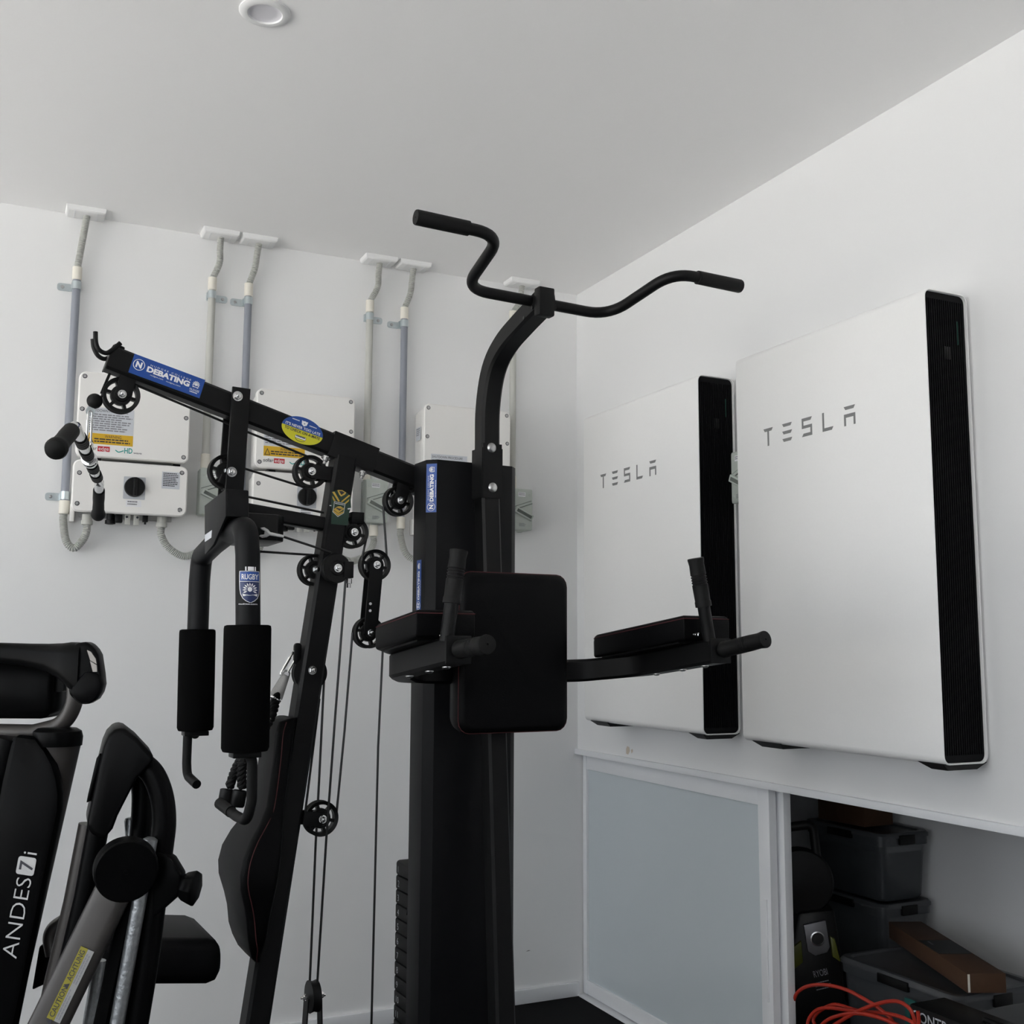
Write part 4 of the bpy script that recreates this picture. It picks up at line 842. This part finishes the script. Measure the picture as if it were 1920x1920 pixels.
# lettering runs up the mast
l0, l1 = ep(31, 1798, 1.7125), ep(70, 1597, 1.7125); lx = (l1-l0).normalized(); ly = EN.cross(lx)
if ly.dot(ER) > 0: ly = -ly
if lx.cross(ly).dot(EN) > 0: ly = -ly
L_ = (l1-l0).length; lo = l0
def lp(u, v, k=0): return lo+lx*u+ly*v-EN*k
text('ANDES', lp(0, 0), lx, ly, .0232, 'offw', el, width=L_*.745, bold=-.012)
bx = lp(L_*.855, .0125); MB().prism(rrect(bx, lx, ly, .0265, .0275, .004), -EN*.0006).build('lettering_box', 'offw', el, smooth=False)
text('7', lp(L_*.855, .0018, .0008), lx, ly, .0205, 'ink', el, align='CENTER', bold=.01)
text('i', lp(L_*.965, 0), lx, ly, .0215, 'offw', el, bold=0)
# fixed handlebar loop and console
eb(MB().tube(fillet([ep(-90, 1392, 1.78), ep(-30, 1372, 1.78), ep(62, 1374, 1.78), ep(118, 1360, 1.78), ep(142, 1318, 1.77), ep(140, 1262, 1.77)], [0, .03, .03, .05, .06, 0], 8), .0132, 18), 'handlebar', 'brown')
eb(MB().loft([[p+EN*q for p in rrect(ep(40, 1288, 1.80), ER, Z, .125-2*k, .098-2*k, .018)] for q, k in ((-.03, .006), (-.024, 0), (.03, 0), (.036, .006))]), 'console', 'eblk', angle=50)
eb(MB().loft([[p+EN*q for p in rrect(ep(112, 1276, 1.79), ER, Z, .02, .036, .004)] for q in (-.008, .02)]), 'console_bracket', 'eblk')
# upper grip: a moulded bar ending in a blunt fist with two sensor plates
sec = []
for x, yt, yb, dd, hw in ((-70, 1204, 1240, 1.74, .02), (0, 1205, 1242, 1.735, .02), (50, 1206.5, 1248, 1.73, .021), (95, 1207, 1260, 1.725, .024), (122, 1206, 1275, 1.72, .027), (138, 1204, 1290, 1.716, .03), (158, 1206, 1310, 1.712, .026)):
    a, b = ep(x, yt, dd), ep(x, yb, dd); sec.append(rrect((a+b)/2, EN, Z, 2*hw, (a-b).length, min(hw, (a-b).length/2)*.62, 4))
eb(MB().loft(sec), 'upper_grip', 'eblk', angle=60)
fist = [(131, 1212), (146, 1205), (160, 1203.5), (167, 1205), (178, 1217), (184, 1228), (189, 1262), (191, 1284), (187, 1299), (179, 1312), (166, 1320), (152, 1321.5), (141, 1314), (128, 1302)]
eb(MB().prism([ep(x, y, 1.69) for x, y in fist], EN*.055-ER*.012), 'grip_end', 'eblk', bevel=.012, seg=3)
for P_ in ([(163, 1219), (170, 1222), (179, 1235), (181, 1245), (169, 1238)], [(168.5, 1239), (181, 1247), (182, 1259.5), (174, 1260)]):
    epoly(P_, 1.6885, EN*.002, 'sensor_plate', 'sens')
eb(MB().prism([ep(x, y, 1.684) for x, y in ((133, 1288), (160, 1256), (186, 1262), (191, 1284), (187, 1299), (179, 1312), (166, 1320), (152, 1321.5), (141, 1314), (130, 1302))], EN*.05-ER*.01), 'grip_end_cover', 'eblk', bevel=.008)
# moving arm: moulded shell, tube, pivot cap
sh = [(196, 1398), (204, 1380), (214, 1370), (224, 1364), (236, 1368), (258, 1385), (292, 1421.5), (281, 1437), (258, 1460), (247.5, 1480), (232, 1510), (221, 1532), (212, 1556), (196, 1575), (170, 1566), (163, 1548), (168, 1525), (178, 1480), (187, 1435)]
eb(MB().prism([ep(x, y, 1.70) for x, y in sh], BK*1.15), 'arm_shell', 'eblk', bevel=.009, seg=3)
eb(MB().prism([ep(x, y, 1.712) for x, y in ((187, 1412), (189, 1420), (168, 1502), (161, 1506), (164, 1490), (180, 1422))], EN*.02), 'shell_slot', 'eblk', bevel=.002)
eb(MB().tube([ep(168, 1545, 1.75), ep(140, 1690, 1.75), ep(104, 1840, 1.75), ep(80, 1960, 1.75)], .0165, 16), 'moving_arm', 'brown')
eb(MB().tube([ep(186, 1540, 1.74), ep(160, 1680, 1.74), ep(120, 1850, 1.74)], .0165, 14), 'arm_insert', 'eblk')
eb(MB().tube(spline([ep(262, 1428, 1.73), ep(287, 1452, 1.73), ep(303, 1492, 1.73), ep(308, 1540, 1.73), ep(303, 1590, 1.73), ep(294, 1650, 1.73), ep(277, 1790, 1.73), ep(249, 1960, 1.73)], 6), .0178, 18), 'swing_tube', 'eblk')
eb(MB().tube(spline([ep(256, 1440, 1.77), ep(266, 1475, 1.77), ep(266, 1530, 1.77), ep(260, 1590, 1.77), ep(250, 1660, 1.77)], 6), .0165, 16), 'swing_tube', 'eblk')
eb(MB().lathe(ep(243, 1533, 1.775), ep(250, 1640, 1.775)-ep(243, 1533, 1.775), [(.002, -.001), (.0065, 0), (.0085, .004), (.0085, .09)], 18), 'pivot_sleeve', 'rough')
eb(MB().lathe(ep(237.5, 1635, 1.64), BK, [(.0, -.0005), (.0425, 0), (.0448, .0022), (.0455, .016), (.0455, .024), (.043, .026), (0, .026)], 44), 'pivot_cap', 'eblk')
eb(MB().lathe(ep(237.5, 1635, 1.6395), BK, [(.004, 0), (.0035, -.0008), (0, -.0008)], 12), 'cap_dimple', 'eblk')
# pedal arm: flattened bronze tube with a caution label
p0, p1 = ep(218, 1660, 1.70), ep(84, 1935, 1.68); pd = (p1-p0).normalized(); pw_ = EN.cross(pd).normalized()
pe_ = p0 + pd*((p0.z-.25)/-pd.z)
def flat(c, a=.0275, b=.017, n=24):
    out = []
    for k in range(n):
        q = 2*math.pi*k/n; cx_, sx2 = math.cos(q), math.sin(q); out.append(c + pw_*a*math.copysign(abs(cx_)**.55, cx_) + EN*b*math.copysign(abs(sx2)**.75, sx2))
    return out
eb(MB().loft([flat(p0), flat(pe_)]), 'pedal_arm', 'brown')
c0, c1 = ep(158.5, 1777, 1.672), ep(94, 1911, 1.664); cx2 = (c0-c1).normalized(); cy2 = cx2.cross(EN)*-1
if cx2.cross(cy2).dot(EN) > 0: cy2 = -cy2
LL = (c0-c1).length
def cl_(u, v, k=0): return c1+cx2*u+cy2*v-EN*k
lab = MB().prism([cl_(0, -.0058), cl_(LL, -.0058), cl_(LL, .0058), cl_(0, .0058)], EN*.001).build('caution_label', 'cauty', el, smooth=False, label='yellow and white caution label on the pedal arm')
MB().prism([cl_(0, -.0155), cl_(LL, -.0155), cl_(LL, -.006), cl_(0, -.006)], EN*.001).build('label_text_panel', 'dimw', lab, smooth=False)
lines(MB(), cl_(.004, -.0075, .0004), cx2, cy2, LL*.44, .0075, 2, .55).build('small_print', 'inkg', lab, smooth=False); lines(MB(), cl_(LL*.53, -.0075, .0004), cx2, cy2, LL*.44, .0075, 2, .55).build('small_print', 'inkg', lab, smooth=False)
o_ = .13
text('CAUTION', cl_(LL*.5-.049, -.0036, .0003), cx2, cy2, .0075, 'ink', lab, width=.044, bold=.01); text('ACHTUNG', cl_(LL-.049, -.0036, .0003), cx2, cy2, .0075, 'ink', lab, width=.045, bold=.01)
for u in (LL*.5-.061, LL-.061): MB().prism([cl_(u, -.0035, .0003), cl_(u+.009, -.0035, .0003), cl_(u+.0045, .0042, .0003)], -EN*.0002).build('label_triangle', 'ink', lab, smooth=False)
# black and galvanised rails behind it
eb(MB().bar([ep(250, 1660, 1.73), ep(184, 1960, 1.73)], .021, .03, ER), 'rail', 'eblk')
eb(MB().lathe(ep(283, 1570, 1.705), ep(212, 1960, 1.705)-ep(283, 1570, 1.705), [(.006, 0), (.0108, .003), (.0108, .6)], 18), 'roller_rail', 'rough')
eb(MB().lathe(ep(187, 1800, 1.83), ep(160, 1960, 1.83)-ep(187, 1800, 1.83), [(.010, 0), (.010, .5)], 18), 'roller_rail', 'rough')
eb(MB().tube([ep(280, 1556, 1.79), ep(283, 1568, 1.79), ep(286, 1600, 1.79)], .012, 14), 'rail_sleeve', 'steel')
# gusset and tightening knob
eb(MB().prism([ep(x, y, 1.71) for x, y in ((300, 1596), (321, 1611), (339, 1641), (338, 1655), (333, 1681), (300, 1710), (285, 1722), (285, 1600))], EN*.03), 'gusset', 'eblk', bevel=.004)
k0, k1 = ep(335, 1661, 1.72), ep(370, 1666, 1.705); kd = ER*.97-Z*.12-EN*.1
eb(MB().lathe(k0, kd, [(.004, -.004), (.004, .005), (.018, .006), (.0225, .012), (.0265, .024), (.026, .027), (.023, .0285), (0, .029)], 8), 'tension_knob', 'eblk', bevel=.001)
# linkage seen between the mast and the moving arm
eb(MB().tube(spline([ep(120, 1728, 1.80), ep(101, 1742, 1.80), ep(95, 1760, 1.80), ep(100, 1790, 1.80)], 5), .012, 12), 'link_arm', 'brown')
eb(MB().prism([ep(x, y, 1.80) for x, y in ((72, 1775), (90, 1764), (112, 1748), (116, 1770), (98, 1840), (70, 1852), (58, 1858))], EN*.03), 'link_housing', 'eblk', bevel=.004)
# flywheel housing and floor rails, below the picture
hc = V((base_.x, base_.y, .2))
eb(MB().loft([[p+ER*q for p in rrect(hc+EN*.2, EN, Z, .6-2*k, .36-2*k, .12)] for q, k in ((-.11, .02), (-.09, 0), (.09, 0), (.11, .02))]), 'drive_housing', 'eblk', angle=50)
eb(MB().box(V((hc.x, hc.y, .03))+EN*.2, .03, .5, .03, (ER, EN, Z)).box(V((hc.x, hc.y, .03))+EN*-.25, .3, .03, .03, (ER, EN, Z)), 'floor_frame', 'brown', bevel=.004)

# ================================================================== things in the storage recess
def crate(o, sx3, sy3, sz3, label, m='tub', lidm='lid', latch=True, lidh=.022, grp='plastic tubs in the storage recess'):
    o = V(o); t = thing('storage_tub', o+V((sx3/2, -sy3/2, 0)), label, 'tub', grp)
    c = o+V((sx3/2, -sy3/2, 0)); X, Y = V((1, 0, 0)), V((0, 1, 0))
    rr = lambda z, k: rrect(c+Z*z, X, Y, sx3-2*k, sy3-2*k, .03)
    MB().loft([rr(0, .03), rr(.01, .022), rr(sz3-.05, .012), rr(sz3-.048, .004), rr(sz3-.02, .004), rr(sz3-.021, .009), rr(.012, .026)]).build('body', m, t, angle=40)
    MB().loft([rr(sz3-.022, 0), rr(sz3-.012, 0), rr(sz3-.004, .006), rr(sz3-.004, .02), rr(sz3-.010, .026)]).build('lid', lidm, t, angle=40)
    if latch:
        for q in (-1, 1): MB().box(c+V((0, q*(sy3/2-.001), sz3-.028)), .035, .006, .016).build('latch', 'plastic', t, bevel=.002)
        MB().box(c+V((-sx3/2+.001, 0, sz3-.024)), .007, .06, .013).build('latch', 'plastic', t, bevel=.002)
    return t
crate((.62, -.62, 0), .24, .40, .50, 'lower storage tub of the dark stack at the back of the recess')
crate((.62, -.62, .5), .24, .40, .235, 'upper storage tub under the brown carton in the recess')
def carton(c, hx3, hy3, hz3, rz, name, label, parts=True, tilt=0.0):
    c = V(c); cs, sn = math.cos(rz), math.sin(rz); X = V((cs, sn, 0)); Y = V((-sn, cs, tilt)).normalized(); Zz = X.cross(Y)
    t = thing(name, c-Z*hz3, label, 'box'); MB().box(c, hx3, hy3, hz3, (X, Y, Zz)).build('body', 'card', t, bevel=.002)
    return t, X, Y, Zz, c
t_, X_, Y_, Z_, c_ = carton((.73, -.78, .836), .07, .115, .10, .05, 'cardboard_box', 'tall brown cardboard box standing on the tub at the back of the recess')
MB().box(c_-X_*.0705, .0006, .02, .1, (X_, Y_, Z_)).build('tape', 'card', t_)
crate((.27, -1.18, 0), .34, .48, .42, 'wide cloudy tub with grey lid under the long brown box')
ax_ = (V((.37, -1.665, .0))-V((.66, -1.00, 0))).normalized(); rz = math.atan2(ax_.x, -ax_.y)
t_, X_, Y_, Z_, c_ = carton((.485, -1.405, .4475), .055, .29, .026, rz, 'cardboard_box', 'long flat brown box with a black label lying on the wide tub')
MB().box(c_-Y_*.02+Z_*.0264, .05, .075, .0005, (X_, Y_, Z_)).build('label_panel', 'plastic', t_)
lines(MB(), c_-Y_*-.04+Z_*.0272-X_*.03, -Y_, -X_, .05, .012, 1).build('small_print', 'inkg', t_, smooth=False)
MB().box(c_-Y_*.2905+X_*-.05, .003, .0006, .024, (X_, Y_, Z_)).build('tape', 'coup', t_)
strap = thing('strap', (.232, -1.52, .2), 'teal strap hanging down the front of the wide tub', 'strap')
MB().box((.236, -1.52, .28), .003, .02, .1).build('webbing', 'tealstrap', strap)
# pressure washer
NF = V((-.5, -.866, 0)); RX = V((.866, -.5, 0)); pc0 = V((.20, -1.13, 0))
def wp_(x, y, k=0.0): return hit(x, y, NF, NF.dot(pc0)+k)
wz = thing('pressure_washer', (wp_(1525, 1800, -.1).x, wp_(1525, 1800, -.1).y, 0), 'black and lime pressure washer with a silver hose plate, in the storage recess', 'tool')
def wpoly(P_, k0_, dep, name, m, bevel=.004): return MB().prism([wp_(x, y, k0_) for x, y in P_], -NF*dep).build(name, m, wz, bevel=bevel)
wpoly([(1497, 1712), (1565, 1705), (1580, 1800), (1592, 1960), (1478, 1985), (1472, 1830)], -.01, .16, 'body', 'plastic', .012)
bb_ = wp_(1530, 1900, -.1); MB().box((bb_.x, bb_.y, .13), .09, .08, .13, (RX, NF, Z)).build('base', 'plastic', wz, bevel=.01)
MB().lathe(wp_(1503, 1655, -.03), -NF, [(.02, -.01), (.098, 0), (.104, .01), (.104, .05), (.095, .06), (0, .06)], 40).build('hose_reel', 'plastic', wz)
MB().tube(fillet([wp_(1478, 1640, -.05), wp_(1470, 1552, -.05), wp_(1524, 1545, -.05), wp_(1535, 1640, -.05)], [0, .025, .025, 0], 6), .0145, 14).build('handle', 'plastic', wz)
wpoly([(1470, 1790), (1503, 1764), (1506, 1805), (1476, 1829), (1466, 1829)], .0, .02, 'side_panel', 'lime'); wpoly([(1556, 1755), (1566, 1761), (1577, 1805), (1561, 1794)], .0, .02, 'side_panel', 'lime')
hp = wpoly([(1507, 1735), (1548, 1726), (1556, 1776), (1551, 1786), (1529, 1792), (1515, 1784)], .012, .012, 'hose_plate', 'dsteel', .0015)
MB().lathe(wp_(1533, 1760, .0125), NF, [(.0215, 0), (.0225, .004), (.019, .005), (.0185, -.006), (0, -.006)], 30, False).build('hose_port', 'steel', hp)
MB().lathe(wp_(1533, 1760, .0132), NF, [(.0185, 0), (0, .0001)], 30, False).build('port_hole', 'cable', hp)
tx = (wp_(1556, 1829, 0)-wp_(1526, 1836, 0)).normalized(); ty = tx.cross(NF)*-1
if ty.z < 0: ty = -ty
text('RYOBI', wp_(1527, 1833, -.0095), tx, ty, .0195, 'inkg', wz, width=.044)
lines(MB(), wp_(1527, 1842, -.0092), tx, ty, .05, .03, 3, .3).build('small_print', 'inkg', wz, smooth=False)
# black bag and case at the front of the recess
bag = thing('tool_bag', (.12, -1.4, 0), 'black bag under the orange cord in the recess', 'bag')
MB().box((.125, -1.42, .105), .07, .2, .105).build('body', 'rubber', bag, bevel=.03, seg=3)
MB().tube(fillet([(.05, -1.32, .2), (.046, -1.32, .1), (.046, -1.5, .1), (.05, -1.5, .2)], [0, .02, .02, 0]), .006, 8).build('handle', 'rubber', bag)
case = thing('tool_case', (.16, -1.98, 0), 'black case with silver lettering at the right of the cord', 'case')
MB().box((.165, -1.98, .21), .065, .33, .215).build('body', 'plastic', case, bevel=.008)
text('CONTROL', hx(1711, 1911, .0995), (0, -1, 0), Z, .026, 'sil', case, width=.165, bold=.01)
MB().tube(fillet([(.1, -1.9, .44), (.1, -1.9, .455), (.1, -2.06, .455), (.1, -2.06, .44)], .01), .007, 8).build('handle', 'plastic', case)
cd2 = thing('extension_cord', (.1, -1.45, .24), 'orange extension cord coiled in loose loops at the front of the recess', 'cord')
def cp_(x, y, k): return hx(x, y, k)
L1 = [(1500, 1990, .10), (1489, 1940, .09), (1485, 1900, .085), (1492, 1866, .08), (1512, 1850, .08), (1545, 1846.5, .075), (1585, 1855, .07), (1622, 1874, .07), (1650, 1892, .08), (1675, 1920, .09), (1660, 1960, .1),
      (1600, 1965, .1), (1556, 1935, .09), (1580, 1912, .07), (1625, 1889, .065), (1672, 1877, .06), (1700, 1886, .065), (1714, 1910, .07), (1716, 1950, .08), (1660, 1975, .09),
      (1560, 1960, .09), (1515, 1925, .09), (1535, 1892, .10), (1590, 1894, .09), (1650, 1908, .08), (1700, 1935, .08), (1680, 1970, .09), (1580, 1960, .10), (1525, 1915, .11), (1560, 1884, .12), (1610, 1895, .11),
      (1672, 1902, .075), (1714, 1920, .07), (1735, 1960, .07), (1640, 1985, .08), (1540, 1950, .08), (1548, 1915, .075), (1600, 1900, .065), (1660, 1912, .06), (1708, 1940, .065), (1722, 1920, .06), (1721, 1896, .058)]
MB().tube(spline([cp_(*q) for q in L1], 7), .0052, 8).build('cord', 'orange', cd2)
